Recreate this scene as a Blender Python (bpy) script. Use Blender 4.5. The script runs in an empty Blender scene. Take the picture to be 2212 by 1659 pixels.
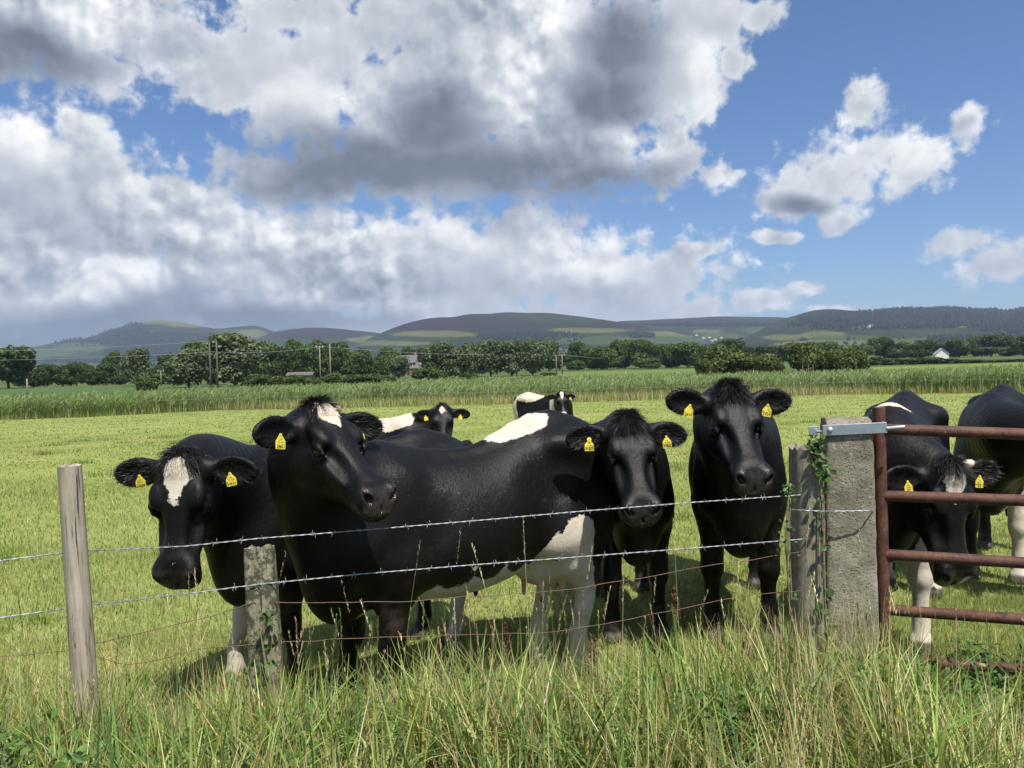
import bpy, math, random
import numpy as np
from mathutils import Matrix, Vector

R = math.radians
sc = bpy.context.scene
col = sc.collection
rng = np.random.default_rng(7)
random.seed(7)

# ------------------------------------------------------------------ camera
W, H, F = 2212.0, 1659.0, 1700.0           # photograph units used for measuring
CAMZ = 1.7
PITCH, ROLL = R(1.5), R(-1.5)
cam_d = bpy.data.cameras.new('camera')
cam_d.sensor_width = 36.0
cam_d.lens = 36.0 * F / W
cam_d.clip_start = 0.05
cam_d.clip_end = 30000
cam = bpy.data.objects.new('camera', cam_d)
col.objects.link(cam)
CM = Matrix.Rotation(R(90) - PITCH, 4, 'X') @ Matrix.Rotation(ROLL, 4, 'Z')
CM.translation = (0, 0, CAMZ)
cam.matrix_world = CM
sc.camera = cam
C3 = CM.to_3x3()
CR, CU, CF = C3 @ Vector((1, 0, 0)), C3 @ Vector((0, 1, 0)), C3 @ Vector((0, 0, -1))


def P(px, py, d):
    """a point of the place, measured d metres along the view axis"""
    v = CF + CR * ((px - W / 2) / F) - CU * ((py - H / 2) / F)
    return Vector((0, 0, CAMZ)) + v * d


def azel(px, py):
    v = (CF + CR * ((px - W / 2) / F) - CU * ((py - H / 2) / F)).normalized()
    return math.atan2(v.x, v.y), math.asin(v.z)


# ------------------------------------------------------------------ light
SUN_EL, SUN_AZ = R(60), R(153)             # azimuth from +Y towards +X: right, a little behind the camera
sun_dir = Vector((math.sin(SUN_AZ) * math.cos(SUN_EL), math.cos(SUN_AZ) * math.cos(SUN_EL), math.sin(SUN_EL)))
sl = bpy.data.lights.new('sun', 'SUN')
sl.energy = 4.5
sl.angle = R(0.53)
sl.color = (1.0, 0.95, 0.87)
so = bpy.data.objects.new('sun', sl)
col.objects.link(so)
so.rotation_euler = (-sun_dir).to_track_quat('-Z', 'Y').to_euler()
so.location = (0, 0, 50)

sc.view_settings.view_transform = 'Standard'
sc.view_settings.look = 'None'
sc.view_settings.exposure = 0.60
sc.view_settings.gamma = 1.0
sc.view_settings.use_curve_mapping = False
sc.cycles.use_denoising = True
sc.cycles.max_bounces = 6
sc.cycles.diffuse_bounces = 3
sc.cycles.glossy_bounces = 2
sc.cycles.transmission_bounces = 4
sc.cycles.transparent_max_bounces = 8
sc.cycles.volume_bounces = 0
sc.cycles.use_adaptive_sampling = True
sc.cycles.adaptive_threshold = 0.02


# ------------------------------------------------------------------ node helper
class NT:
    def __init__(s, tree):
        s.t = tree
        s.n = tree.nodes
        s.l = tree.links

    def node(s, kind, **kw):
        n = s.n.new(kind)
        for k, v in kw.items():
            setattr(n, k, v)
        return n

    def put(s, sock, v):
        if v is None:
            return
        if isinstance(v, bpy.types.NodeSocket):
            s.l.new(v, sock)
        else:
            sock.default_value = v

    def m(s, op, a, b=None, c=None, clamp=False):
        n = s.node('ShaderNodeMath', operation=op, use_clamp=clamp)
        s.put(n.inputs[0], a); s.put(n.inputs[1], b); s.put(n.inputs[2], c)
        return n.outputs[0]

    def vm(s, op, a, b=None, c=None):
        n = s.node('ShaderNodeVectorMath', operation=op)
        s.put(n.inputs[0], a); s.put(n.inputs[1], b); s.put(n.inputs[2], c)
        return n.outputs['Value'] if op in ('LENGTH', 'DISTANCE', 'DOT_PRODUCT') else n.outputs['Vector']

    def noise(s, vec, scale, detail=4, rough=0.5, out='Fac', dim='3D', lac=2.0):
        n = s.node('ShaderNodeTexNoise', noise_dimensions=dim)
        s.put(n.inputs['Vector'], vec)
        n.inputs['Scale'].default_value = scale
        n.inputs['Detail'].default_value = detail
        n.inputs['Roughness'].default_value = rough
        n.inputs['Lacunarity'].default_value = lac
        return n.outputs[out]

    def mix(s, f, a, b, mode='MIX'):
        n = s.node('ShaderNodeMix', data_type='RGBA', blend_type=mode)
        s.put(n.inputs[0], f); s.put(n.inputs[6], a); s.put(n.inputs[7], b)
        return n.outputs[2]

    def ramp(s, f, stops, interp='LINEAR'):
        n = s.node('ShaderNodeValToRGB')
        n.color_ramp.interpolation = interp
        e = n.color_ramp.elements
        while len(e) < len(stops):
            e.new(0.5)
        for i, (p, c) in enumerate(stops):
            e[i].position = p
            e[i].color = (*c, 1) if len(c) == 3 else c
        s.put(n.inputs[0], f)
        return n.outputs[0]

    def smooth(s, x, lo, hi):
        n = s.node('ShaderNodeMapRange', interpolation_type='SMOOTHSTEP')
        s.put(n.inputs[0], x)
        n.inputs[1].default_value = lo; n.inputs[2].default_value = hi
        return n.outputs[0]

    def lin(s, x, lo, hi, a=0.0, b=1.0):
        n = s.node('ShaderNodeMapRange')
        s.put(n.inputs[0], x)
        n.inputs[1].default_value = lo; n.inputs[2].default_value = hi
        n.inputs[3].default_value = a; n.inputs[4].default_value = b
        return n.outputs[0]

    def attr(s, name, out='Fac'):
        return s.node('ShaderNodeAttribute', attribute_name=name).outputs[out]

    def obj(s):
        return s.node('ShaderNodeTexCoord').outputs['Object']

    def bump(s, h, strength=0.3, dist=0.01, normal=None):
        n = s.node('ShaderNodeBump')
        n.inputs['Strength'].default_value = strength
        n.inputs['Distance'].default_value = dist
        s.put(n.inputs['Height'], h)
        s.put(n.inputs['Normal'], normal)
        return n.outputs[0]


def mat(name):
    m = bpy.data.materials.new(name)
    m.use_nodes = True
    t = NT(m.node_tree)
    b = m.node_tree.nodes['Principled BSDF']
    return m, t, b


def rgba(c):
    return (*c, 1.0)


def simple_mat(name, c, rough=0.7, metal=0.0, var=0.25, scale=8.0, bump=0.2, bscale=60):
    m, t, b = mat(name)
    o = t.obj()
    f = t.noise(o, scale, 5, 0.6)
    dark = tuple(x * (1 - var) for x in c)
    lite = tuple(min(1, x * (1 + var)) for x in c)
    t.l.new(t.ramp(f, [(0.3, dark), (0.7, lite)]), b.inputs['Base Color'])
    b.inputs['Roughness'].default_value = rough
    b.inputs['Metallic'].default_value = metal
    if bump:
        t.l.new(t.bump(t.noise(o, bscale, 4, 0.6), bump, 0.01), b.inputs['Normal'])
    return m


# ------------------------------------------------------------------ world: sky texture with clouds by direction
world = bpy.data.worlds.new('World')
sc.world = world
world.use_nodes = True


def build_world():
    t = NT(world.node_tree)
    bg = world.node_tree.nodes['Background']
    sky = t.node('ShaderNodeTexSky', sky_type='NISHITA')
    sky.sun_disc = False
    sky.sun_elevation = SUN_EL
    sky.sun_rotation = SUN_AZ
    sky.altitude = 50
    sky.air_density = 1.0
    sky.dust_density = 0.6
    sky.ozone_density = 2.0
    d = t.node('ShaderNodeTexCoord').outputs['Generated']
    sx = t.node('ShaderNodeSeparateXYZ'); t.l.new(d, sx.inputs[0])
    az = t.m('ARCTAN2', sx.outputs[0], sx.outputs[1])
    el = t.m('ARCSINE', sx.outputs[2])
    cb = t.node('ShaderNodeCombineXYZ')
    t.l.new(az, cb.inputs[0]); t.l.new(el, cb.inputs[1])
    p0 = cb.outputs[0]

    def warp(vec, scale, amt, detail):
        c = t.noise(vec, scale, detail, 0.55, 'Color')
        c = t.vm('SUBTRACT', c, (0.5, 0.5, 0.5))
        return t.vm('MULTIPLY_ADD', c, (amt, amt, 0.0), vec)

    p = warp(warp(p0, 5.0, 0.06, 2), 30.0, 0.014, 3)
    ps = warp(p0, 5.0, 0.12, 2)

    def blobs(vec, lst, k):
        acc = None
        for (px, py, rx, ry) in lst:
            a, e = azel(px, py)
            ix, iy = F / rx, F / ry
            q = t.vm('MULTIPLY_ADD', vec, (ix, iy, 0.0), (-a * ix, -e * iy, 0.0))
            L = t.vm('LENGTH', q)
            acc = L if acc is None else t.m('SMOOTH_MIN', acc, L, k)
        return acc

    cover = [  # px, py, rx, ry
        (80, 30, 270, 150), (200, 150, 120, 60), (380, 110, 80, 70), (470, 190, 90, 60), (640, 20, 150, 50),
        (560, 120, 120, 60), (1000, 30, 400, 130), (950, 200, 400, 130), (1250, 170, 280, 180),
        (1500, 40, 120, 60), (1000, 350, 470, 95), (1300, 330, 170, 105), (650, 250, 120, 70), (1480, 190, 60, 110), (1430, 330, 80, 90),
        (1640, 30, 50, 30), (700, 385, 200, 60),
        (40, 400, 190, 150), (250, 480, 250, 130), (560, 560, 320, 110), (950, 570, 430, 110), (700, 610, 720, 90),
        (1300, 610, 200, 80), (300, 650, 500, 100), (1440, 590, 70, 50), (100, 560, 300, 150),
        (780, 70, 220, 100), (1150, 90, 200, 90), (1450, 670, 130, 36), (200, 730, 800, 70), (1000, 690, 450, 40),
    ]
    wisps = [  # small ragged clouds on the right
        (1850, 335, 170, 115), (1790, 390, 150, 75), (1700, 425, 130, 62), (1865, 245, 80, 66), (1960, 360, 90, 66), (1780, 365, 120, 80),
        (2090, 285, 44, 52), (1660, 520, 74, 26), (1795, 478, 44, 38), (2060, 515, 84, 34), (2180, 555, 130, 52),
        (1650, 648, 100, 34), (1735, 635, 64, 24), (1850, 668, 110, 22), (1500, 545, 90, 24), (1560, 390, 70, 40), (1580, 130, 60, 50),
    ]
    darks = [  # px, py, rx, ry: the shaded undersides of the cumulus
        (830, 370, 370, 85), (1100, 395, 280, 85), (1290, 410, 200, 70), (1330, 80, 110, 80), (1290, 200, 100, 80), (680, 410, 170, 60),
        (60, 140, 190, 70), (1720, 440, 70, 22), (100, 690, 420, 60), (600, 690, 300, 40), (930, 270, 130, 80),
    ]
    softs = [
        (400, 560, 280, 60), (930, 620, 260, 60), (330, 120, 110, 70), (950, 130, 220, 90), (60, 480, 180, 90), (750, 560, 220, 60), (1250, 640, 200, 50), (1150, 300, 160, 60),
    ]
    lights = [
        (650, 235, 120, 60), (250, 60, 110, 90), (1490, 130, 60, 90), (1370, 310, 90, 60), (1480, 250, 50, 90), (560, 480, 160, 60), (250, 600, 160, 60),
        (950, 520, 170, 50), (1250, 560, 150, 50), (1130, 180, 120, 60), (40, 300, 90, 70), (1850, 260, 90, 70), (1960, 340, 70, 60), (1200, 30, 120, 40),
    ]
    L = blobs(p, cover, 0.25)
    L = t.m('MINIMUM', L, t.m('ADD', blobs(p, wisps, 0.2), 0.34))
    fb = t.noise(p0, 14.0, 6, 0.55)
    big = t.noise(p0, 5.0, 4, 0.5)

    def dome(vec, scale, det):
        n = t.node('ShaderNodeTexVoronoi', feature='SMOOTH_F1', voronoi_dimensions='2D')
        t.put(n.inputs['Vector'], vec)
        n.inputs['Scale'].default_value = scale
        n.inputs['Detail'].default_value = det
        n.inputs['Roughness'].default_value = 0.5
        n.inputs['Smoothness'].default_value = 0.28
        return t.m('SUBTRACT', 1.0, t.m('POWER', n.outputs['Distance'], 1.5))

    pb = warp(p0, 14.0, 0.030, 5)

    def height(vec):
        a = dome(vec, 7.0, 0)
        c = dome(vec, 22.0, 2)
        return t.m('ADD', t.m('MULTIPLY', a, 0.66), t.m('MULTIPLY', c, 0.34))

    h0 = height(pb)
    h1 = height(t.vm('ADD', pb, (0.008, 0.013, 0.0)))
    # the rest of the dome: scattered cloud outside the photographed window
    wz = t.smooth(t.m('ABSOLUTE', az), 0.62, 0.80)
    wh = t.smooth(el, 0.47, 0.62)
    wout = t.m('MAXIMUM', wz, wh)
    L = t.m('ADD', t.m('MULTIPLY', L, t.m('SUBTRACT', 1.0, wout)), t.m('MULTIPLY', wout, t.lin(big, 0.35, 0.65, 1.6, 0.5)))
    cov = t.m('ADD', t.m('SUBTRACT', 1.18, L), t.m('MULTIPLY', t.m('SUBTRACT', fb, 0.5), 0.9))
    cov = t.m('ADD', cov, t.m('MULTIPLY', t.m('SUBTRACT', h0, 0.62), 0.9))
    cov = t.m('ADD', cov, t.m('MULTIPLY', t.m('SUBTRACT', t.noise(p0, 42.0, 5, 0.62), 0.52), 1.5))
    alpha = t.smooth(cov, -0.10, 0.42)
    thick = t.smooth(cov, 0.1, 0.8)
    rel = t.m('SUBTRACT', h0, h1)
    rel = t.m('MAXIMUM', t.m('MINIMUM', rel, 0.20), -0.20)
    fo = t.noise(t.vm('ADD', p0, (0.010, 0.016, 0.0)), 14.0, 4, 0.5)
    fa = t.noise(p0, 14.0, 4, 0.5)
    rel = t.m('ADD', t.m('MULTIPLY', rel, 0.72), t.m('MULTIPLY', t.m('SUBTRACT', fa, fo), 0.60))
    dk = t.smooth(t.m('SUBTRACT', 1.0, blobs(ps, darks, 0.35)), -0.45, 0.75)
    sf = t.smooth(t.m('SUBTRACT', 1.0, blobs(ps, softs, 0.35)), -0.4, 0.9)
    lt = t.smooth(t.m('SUBTRACT', 1.0, blobs(ps, lights, 0.35)), -0.3, 0.9)
    b = t.m('SUBTRACT', 0.80, t.m('MULTIPLY', dk, 0.46))
    b = t.m('SUBTRACT', b, t.m('MULTIPLY', sf, 0.10))
    b = t.m('ADD', b, t.m('MULTIPLY', lt, 0.16))
    b = t.m('SUBTRACT', b, t.m('MULTIPLY', thick, 0.10))
    relw = t.m('SUBTRACT', 1.0, t.m('MULTIPLY', dk, 0.72))
    relw = t.m('MULTIPLY', relw, t.lin(t.noise(p0, 4.0, 2, 0.5), 0.38, 0.62, 0.25, 1.35))
    relw = t.m('MULTIPLY', relw, t.lin(el, 0.0, 0.10, 0.55, 1.0))
    b = t.m('ADD', b, t.m('MULTIPLY', rel, relw))
    ccol = t.ramp(b, [(0.0, (0.075, 0.095, 0.135)), (0.25, (0.13, 0.155, 0.20)), (0.50, (0.29, 0.325, 0.39)), (0.72, (0.49, 0.52, 0.57)), (0.88, (0.72, 0.735, 0.75)), (1.0, (0.88, 0.88, 0.88))])
    skyc = t.vm('MULTIPLY', sky.outputs[0], (0.44, 0.60, 0.80))
    cc = t.vm('MULTIPLY', ccol, (8.3, 8.3, 8.3))
    alpha = t.m('MULTIPLY', alpha, t.smooth(sx.outputs[2], -0.02, 0.01))
    out = t.mix(alpha, skyc, cc)
    t.l.new(out, bg.inputs[0])
    bg.inputs[1].default_value = 0.1


build_world()


# ------------------------------------------------------------------ object helpers
def tag(o, label=None, cat=None, group=None, kind=None):
    if label: o['label'] = label
    if cat: o['category'] = cat
    if group: o['group'] = group
    if kind: o['kind'] = kind
    return o


def empty(name, loc=(0, 0, 0), rz=0.0, s=1.0):
    o = bpy.data.objects.new(name, None)
    o.empty_display_size = 0.2
    o.location = loc
    o.rotation_euler = (0, 0, rz)
    o.scale = (s, s, s)
    col.objects.link(o)
    return o


def fast_mesh(name, verts, faces, smooth=False):
    """verts (N,3) array, faces (M,k) int array (all the same k) or a list of such arrays"""
    me = bpy.data.meshes.new(name)
    fl = faces if isinstance(faces, list) else [faces]
    fl = [f for f in fl if len(f)]
    verts = np.asarray(verts, dtype=np.float32)
    me.vertices.add(len(verts))
    me.vertices.foreach_set('co', verts.ravel())
    loops = np.concatenate([np.asarray(f, dtype=np.int32).ravel() for f in fl])
    tot = np.concatenate([np.full(len(f), np.asarray(f).shape[1], dtype=np.int32) for f in fl])
    start = np.concatenate([[0], np.cumsum(tot)[:-1]]).astype(np.int32)
    me.loops.add(len(loops))
    me.loops.foreach_set('vertex_index', loops)
    me.polygons.add(len(tot))
    me.polygons.foreach_set('loop_start', start)
    me.polygons.foreach_set('loop_total', tot)
    me.update(calc_edges=True)
    me.validate()
    if smooth:
        me.polygons.foreach_set('use_smooth', np.ones(len(me.polygons), dtype=bool))
    return me


def link(name, me, m=None, parent=None, loc=None):
    o = bpy.data.objects.new(name, me)
    col.objects.link(o)
    if m is not None:
        for mm in (m if isinstance(m, (list, tuple)) else [m]):
            me.materials.append(mm)
    if parent is not None:
        o.parent = parent
    if loc is not None:
        o.location = loc
    return o


class MB:
    """collects simple shapes into one mesh"""
    def __init__(s):
        s.v = []; s.f = []; s.mi = []

    def add(s, vs, fs, mi=0):
        b = len(s.v)
        s.v += [tuple(v) for v in vs]
        s.f += [tuple(i + b for i in f) for f in fs]
        s.mi += [mi] * len(fs)

    def box(s, c, size, M=None, taper=1.0, mi=0):
        x, y, z = (k / 2 for k in size)
        vs = []
        for zz, k in ((-z, 1.0), (z, taper)):
            for xx, yy in ((-x, -y), (x, -y), (x, y), (-x, y)):
                v = Vector((xx * k, yy * k, zz))
                if M is not None: v = M @ v
                vs.append(v + Vector(c))
        s.add(vs, [(3, 2, 1, 0), (4, 5, 6, 7), (0, 1, 5, 4), (1, 2, 6, 5), (2, 3, 7, 6), (3, 0, 4, 7)], mi)

    def tube(s, pts, r, n=8, mi=0, caps=True):
        pts = [Vector(p) for p in pts]
        rs = r if isinstance(r, (list, tuple, np.ndarray)) else [r] * len(pts)
        rings = []
        prev = None
        for i, p in enumerate(pts):
            tg = (pts[min(i + 1, len(pts) - 1)] - pts[max(i - 1, 0)]).normalized()
            if prev is None:
                a = tg.orthogonal().normalized()
            else:
                a = (prev - tg * prev.dot(tg)).normalized()
            prev = a
            b = tg.cross(a)
            rings.append([p + (a * math.cos(k * 2 * math.pi / n) + b * math.sin(k * 2 * math.pi / n)) * rs[i] for k in range(n)])
        vs = [v for rg in rings for v in rg]
        fs = []
        for i in range(len(rings) - 1):
            for k in range(n):
                fs.append((i * n + k, i * n + (k + 1) % n, (i + 1) * n + (k + 1) % n, (i + 1) * n + k))
        if caps:
            fs.append(tuple(reversed(range(n))))
            fs.append(tuple(range((len(rings) - 1) * n, len(rings) * n)))
        s.add(vs, fs, mi)

    def build(s, name, m, parent=None, loc=None, smooth=False):
        me = bpy.data.meshes.new(name)
        me.from_pydata(s.v, [], s.f)
        me.update()
        if smooth:
            me.polygons.foreach_set('use_smooth', [True] * len(me.polygons))
        o = link(name, me, m, parent, loc)
        if any(s.mi):
            me.polygons.foreach_set('material_index', s.mi)
        return o


def smoothstep(x, a, b):
    t = np.clip((np.asarray(x, dtype=float) - a) / (b - a), 0, 1)
    return t * t * (3 - 2 * t)


def gz(x, y):
    """height of the ground"""
    x = np.asarray(x, dtype=float); y = np.asarray(y, dtype=float)
    z = -0.020 * np.clip(y - 5.5, 0, 44.5) - 0.0142 * np.clip(y - 50, 0, 50)
    z = z + 0.30 * (1 - 0.72 * smoothstep(x, 1.2, 1.9)) * (1 - smoothstep(y - 0.2 * x, 2.4, 3.6)) * smoothstep(y, -3, 1.5)
    z = z + 0.025 * np.sin(x * 1.7 + 1.0) * np.sin(y * 1.3) * smoothstep(y, 4, 8) * (1 - smoothstep(y, 60, 120))
    return z

# ------------------------------------------------------------------ cows: one implicit body each, polygonised once
def cr(xs, st, n=160):
    """smooth resample of station rows"""
    st = np.array(st, dtype=float)
    x = st[:, 0]
    xx = np.linspace(x[0], x[-1], n)
    out = [xx]
    for k in range(1, st.shape[1]):
        y = st[:, k]
        m = np.gradient(y, x)
        i = np.clip(np.searchsorted(x, xx) - 1, 0, len(x) - 2)
        h = x[i + 1] - x[i]; tt = (xx - x[i]) / h
        h00 = 2 * tt**3 - 3 * tt**2 + 1; h10 = tt**3 - 2 * tt**2 + tt
        h01 = -2 * tt**3 + 3 * tt**2; h11 = tt**3 - tt**2
        out.append(h00 * y[i] + h10 * h * m[i] + h01 * y[i + 1] + h11 * h * m[i + 1])
    return np.array(out)


class Field:
    def __init__(s, xs, ys, zs):
        s.xs, s.ys, s.zs = xs.astype(np.float32), ys.astype(np.float32), zs.astype(np.float32)
        s.F = np.full((len(xs), len(ys), len(zs)), 0.3, dtype=np.float32)

    def win(s, lo, hi):
        sl = []
        for a, l, h in ((s.xs, lo[0], hi[0]), (s.ys, lo[1], hi[1]), (s.zs, lo[2], hi[2])):
            i0 = max(0, int(np.searchsorted(a, l)) - 1); i1 = min(len(a), int(np.searchsorted(a, h)) + 1)
            if i1 <= i0: return None, None
            sl.append(slice(i0, i1))
        X = s.xs[sl[0]][:, None, None]; Y = s.ys[sl[1]][None, :, None]; Z = s.zs[sl[2]][None, None, :]
        return tuple(sl), (X, Y, Z)

    def union(s, w, d, k):
        f = s.F[w]
        if k <= 0:
            s.F[w] = np.minimum(f, d); return
        h = np.clip(k - np.abs(f - d), 0, None) / k
        s.F[w] = np.minimum(f, d) - h * h * k * 0.25

    def cut(s, w, d, k):
        f = s.F[w]; e = -d
        h = np.clip(k - np.abs(f - e), 0, None) / max(k, 1e-6)
        s.F[w] = np.maximum(f, e) + h * h * k * 0.25

    def ell(s, c, r, k=0.05, M=None, cut=False):
        c = np.array(c, float); r = np.array(r, float)
        M = np.eye(3) if M is None else np.array(M, float)      # rows: axes of the ellipsoid
        ext = np.sqrt(((M * r[:, None])**2).sum(0)) + k + 0.03
        w, g = s.win(c - ext, c + ext)
        if w is None: return
        X, Y, Z = (g[0] - c[0], g[1] - c[1], g[2] - c[2])
        q = [(M[i, 0] * X + M[i, 1] * Y + M[i, 2] * Z).astype(np.float32) for i in range(3)]
        k0 = np.sqrt(sum((q[i] / r[i])**2 for i in range(3)))
        k1 = np.sqrt(sum((q[i] / r[i]**2)**2 for i in range(3))) + 1e-6
        d = k0 * (k0 - 1) / k1
        (s.cut if cut else s.union)(w, d, k)

    def cone(s, a, b, ra, rb, k=0.04, side=None, sq=1.0, cut=False, floor=None):
        d = s.cones([(a, b, ra, rb, side, sq)], k, cut, floor)

    def cones(s, segs, k=0.04, cut=False, floor=None, soft=1e-4):
        """hard union of capsules, then blended in"""
        los, his = [], []
        for (a, b, ra, rb, side, sq) in segs:
            rm = max(ra, rb) * max(1, sq) + k + 0.03
            los.append(np.minimum(a, b) - rm); his.append(np.maximum(a, b) + rm)
        w, g = s.win(np.min(los, 0), np.max(his, 0))
        if w is None: return
        best = None
        for (a, b, ra, rb, side, sq) in segs:
            a = np.array(a, float); b = np.array(b, float); ba = b - a
            X, Y, Z = g[0] - a[0], g[1] - a[1], g[2] - a[2]
            h = np.clip((X * ba[0] + Y * ba[1] + Z * ba[2]) / max(ba.dot(ba), 1e-9), 0, 1)
            X = X - h * ba[0]; Y = Y - h * ba[1]; Z = Z - h * ba[2]
            if side is not None:
                e = X * side[0] + Y * side[1] + Z * side[2]
                q = np.sqrt(X * X + Y * Y + Z * Z + e * e * (1 / sq**2 - 1) + 1e-9)
                r = ra + (rb - ra) * h
                d = (q - r) * (sq if sq < 1 else 1.0)
            else:
                d = np.sqrt(X * X + Y * Y + Z * Z + 1e-9) - (ra + (rb - ra) * h)
            if best is None: best = d
            else:
                hh_ = np.clip(soft - np.abs(best - d), 0, None) / soft
                best = np.minimum(best, d) - hh_ * hh_ * soft * 0.25
        if floor is not None:
            best = np.maximum(best, floor - g[2])
        (s.cut if cut else s.union)(w, best.astype(np.float32), k)

    def loft(s, o, u, v, wv, st, k=0.05, nt=2.0, nb=2.2, mid=0.5, under=0.0):
        """sections along u: station rows t, top, bottom, half width"""
        o, u, v, wv = (np.array(q, float) for q in (o, u, v, wv))
        T = cr(None, st)
        pts = []
        for t_, top, bot, hw in zip(*T):
            for zz in (top, bot):
                for sgn in (-1, 1):
                    pts.append(o + u * t_ + wv * zz + v * sgn * hw)
        pts = np.array(pts)
        w, g = s.win(pts.min(0) - 0.08 - k, pts.max(0) + 0.08 + k)
        X, Y, Z = g[0] - o[0], g[1] - o[1], g[2] - o[2]
        t_ = (X * u[0] + Y * u[1] + Z * u[2]).astype(np.float32)
        a = np.abs(X * v[0] + Y * v[1] + Z * v[2]).astype(np.float32)
        b = (X * wv[0] + Y * wv[1] + Z * wv[2]).astype(np.float32)
        tc = np.clip(t_, T[0][0], T[0][-1])
        top = np.interp(tc, T[0], T[1]); bot = np.interp(tc, T[0], T[2]); hw = np.interp(tc, T[0], T[3])
        c = bot + (top - bot) * mid
        up = b > c
        hgt = np.where(up, top - c, c - bot)
        n = np.where(up, nt, nb)
        zz = np.abs(b - c) / np.maximum(hgt, 1e-4)
        wd = hw * np.where(up, 1.0, 1 - under * np.clip(zz, 0, 1))
        aa = a / np.maximum(wd, 1e-4)
        f = (aa**n + zz**n)**(1.0 / n)
        d = (f - 1) * np.minimum(np.minimum(hw, (top - bot) / 2), 0.3) * 0.95
        over = np.abs(t_ - tc)
        d = np.where(over > 0, np.sqrt(np.maximum(d, 0)**2 + over**2), d)
        s.union(w, d.astype(np.float32), k)

    def mesh(s):
        F = s.F
        ins = F < 0
        nx, ny, nz = F.shape
        cnt = np.zeros((nx - 1, ny - 1, nz - 1), dtype=np.uint8)
        for i in (0, 1):
            for j in (0, 1):
                for l in (0, 1):
                    cnt += ins[i:nx - 1 + i, j:ny - 1 + j, l:nz - 1 + l]
        act = np.argwhere((cnt > 0) & (cnt < 8))
        idx = np.full(cnt.shape, -1, dtype=np.int32)
        idx[act[:, 0], act[:, 1], act[:, 2]] = np.arange(len(act))
        acc = np.zeros((len(act), 3)); num = np.zeros(len(act))
        G = (s.xs, s.ys, s.zs)
        corners = [(i, j, l) for i in (0, 1) for j in (0, 1) for l in (0, 1)]
        for c0 in corners:
            for ax in range(3):
                if c0[ax]: continue
                c1 = list(c0); c1[ax] = 1
                A = act + np.array(c0); B = act + np.array(c1)
                fa = F[A[:, 0], A[:, 1], A[:, 2]]; fb = F[B[:, 0], B[:, 1], B[:, 2]]
                m = (fa < 0) != (fb < 0)
                t_ = fa[m] / (fa[m] - fb[m])
                for q in range(3):
                    pa = G[q][A[m][:, q]]; pb = G[q][B[m][:, q]]
                    acc[m, q] += pa + (pb - pa) * t_
                num[m] += 1
        V = acc / num[:, None]
        faces = []
        for ax in range(3):
            o1, o2 = (ax + 1) % 3, (ax + 2) % 3
            a = [slice(None)] * 3; b = [slice(None)] * 3
            a[ax] = slice(0, -1); b[ax] = slice(1, None)
            ch = ins[tuple(a)] != ins[tuple(b)]
            e = np.argwhere(ch)
            ok = (e[:, o1] > 0) & (e[:, o2] > 0) & (e[:, o1] < F.shape[o1] - 1) & (e[:, o2] < F.shape[o2] - 1)
            e = e[ok]
            first = ins[e[:, 0], e[:, 1], e[:, 2]]
            quad = []
            for d1, d2 in ((-1, -1), (0, -1), (0, 0), (-1, 0)):
                c = e.copy(); c[:, o1] += d1; c[:, o2] += d2
                quad.append(idx[c[:, 0], c[:, 1], c[:, 2]])
            q = np.stack(quad, 1)
            q[~first] = q[~first][:, ::-1]
            faces.append(q)
        faces = np.concatenate(faces)
        return V, faces


def relax(V, faces, it=2, lam=0.5):
    e = np.concatenate([faces[:, [0, 1]], faces[:, [1, 2]], faces[:, [2, 3]], faces[:, [3, 0]]])
    for _ in range(it):
        acc = np.zeros_like(V); n = np.zeros(len(V))
        for k in range(3):
            acc[:, k] = np.bincount(e[:, 0], V[e[:, 1], k], len(V)) + np.bincount(e[:, 1], V[e[:, 0], k], len(V))
        n = np.bincount(e[:, 0], minlength=len(V)) + np.bincount(e[:, 1], minlength=len(V))
        V = V + lam * (acc / np.maximum(n, 1)[:, None] - V)
    return V


def sd_cone(p, a, b, ra, rb):
    a = np.array(a, float); b = np.array(b, float); ba = b - a
    q = p - a
    h = np.clip(q @ ba / max(ba @ ba, 1e-9), 0, 1)
    return np.linalg.norm(q - h[:, None] * ba, axis=1) - (ra + (rb - ra) * h)


def sd_ell(p, c, r):
    q = (p - np.array(c, float)); r = np.array(r, float)
    k0 = np.linalg.norm(q / r, axis=1); k1 = np.linalg.norm(q / r**2, axis=1) + 1e-6
    return k0 * (k0 - 1) / k1


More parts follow.
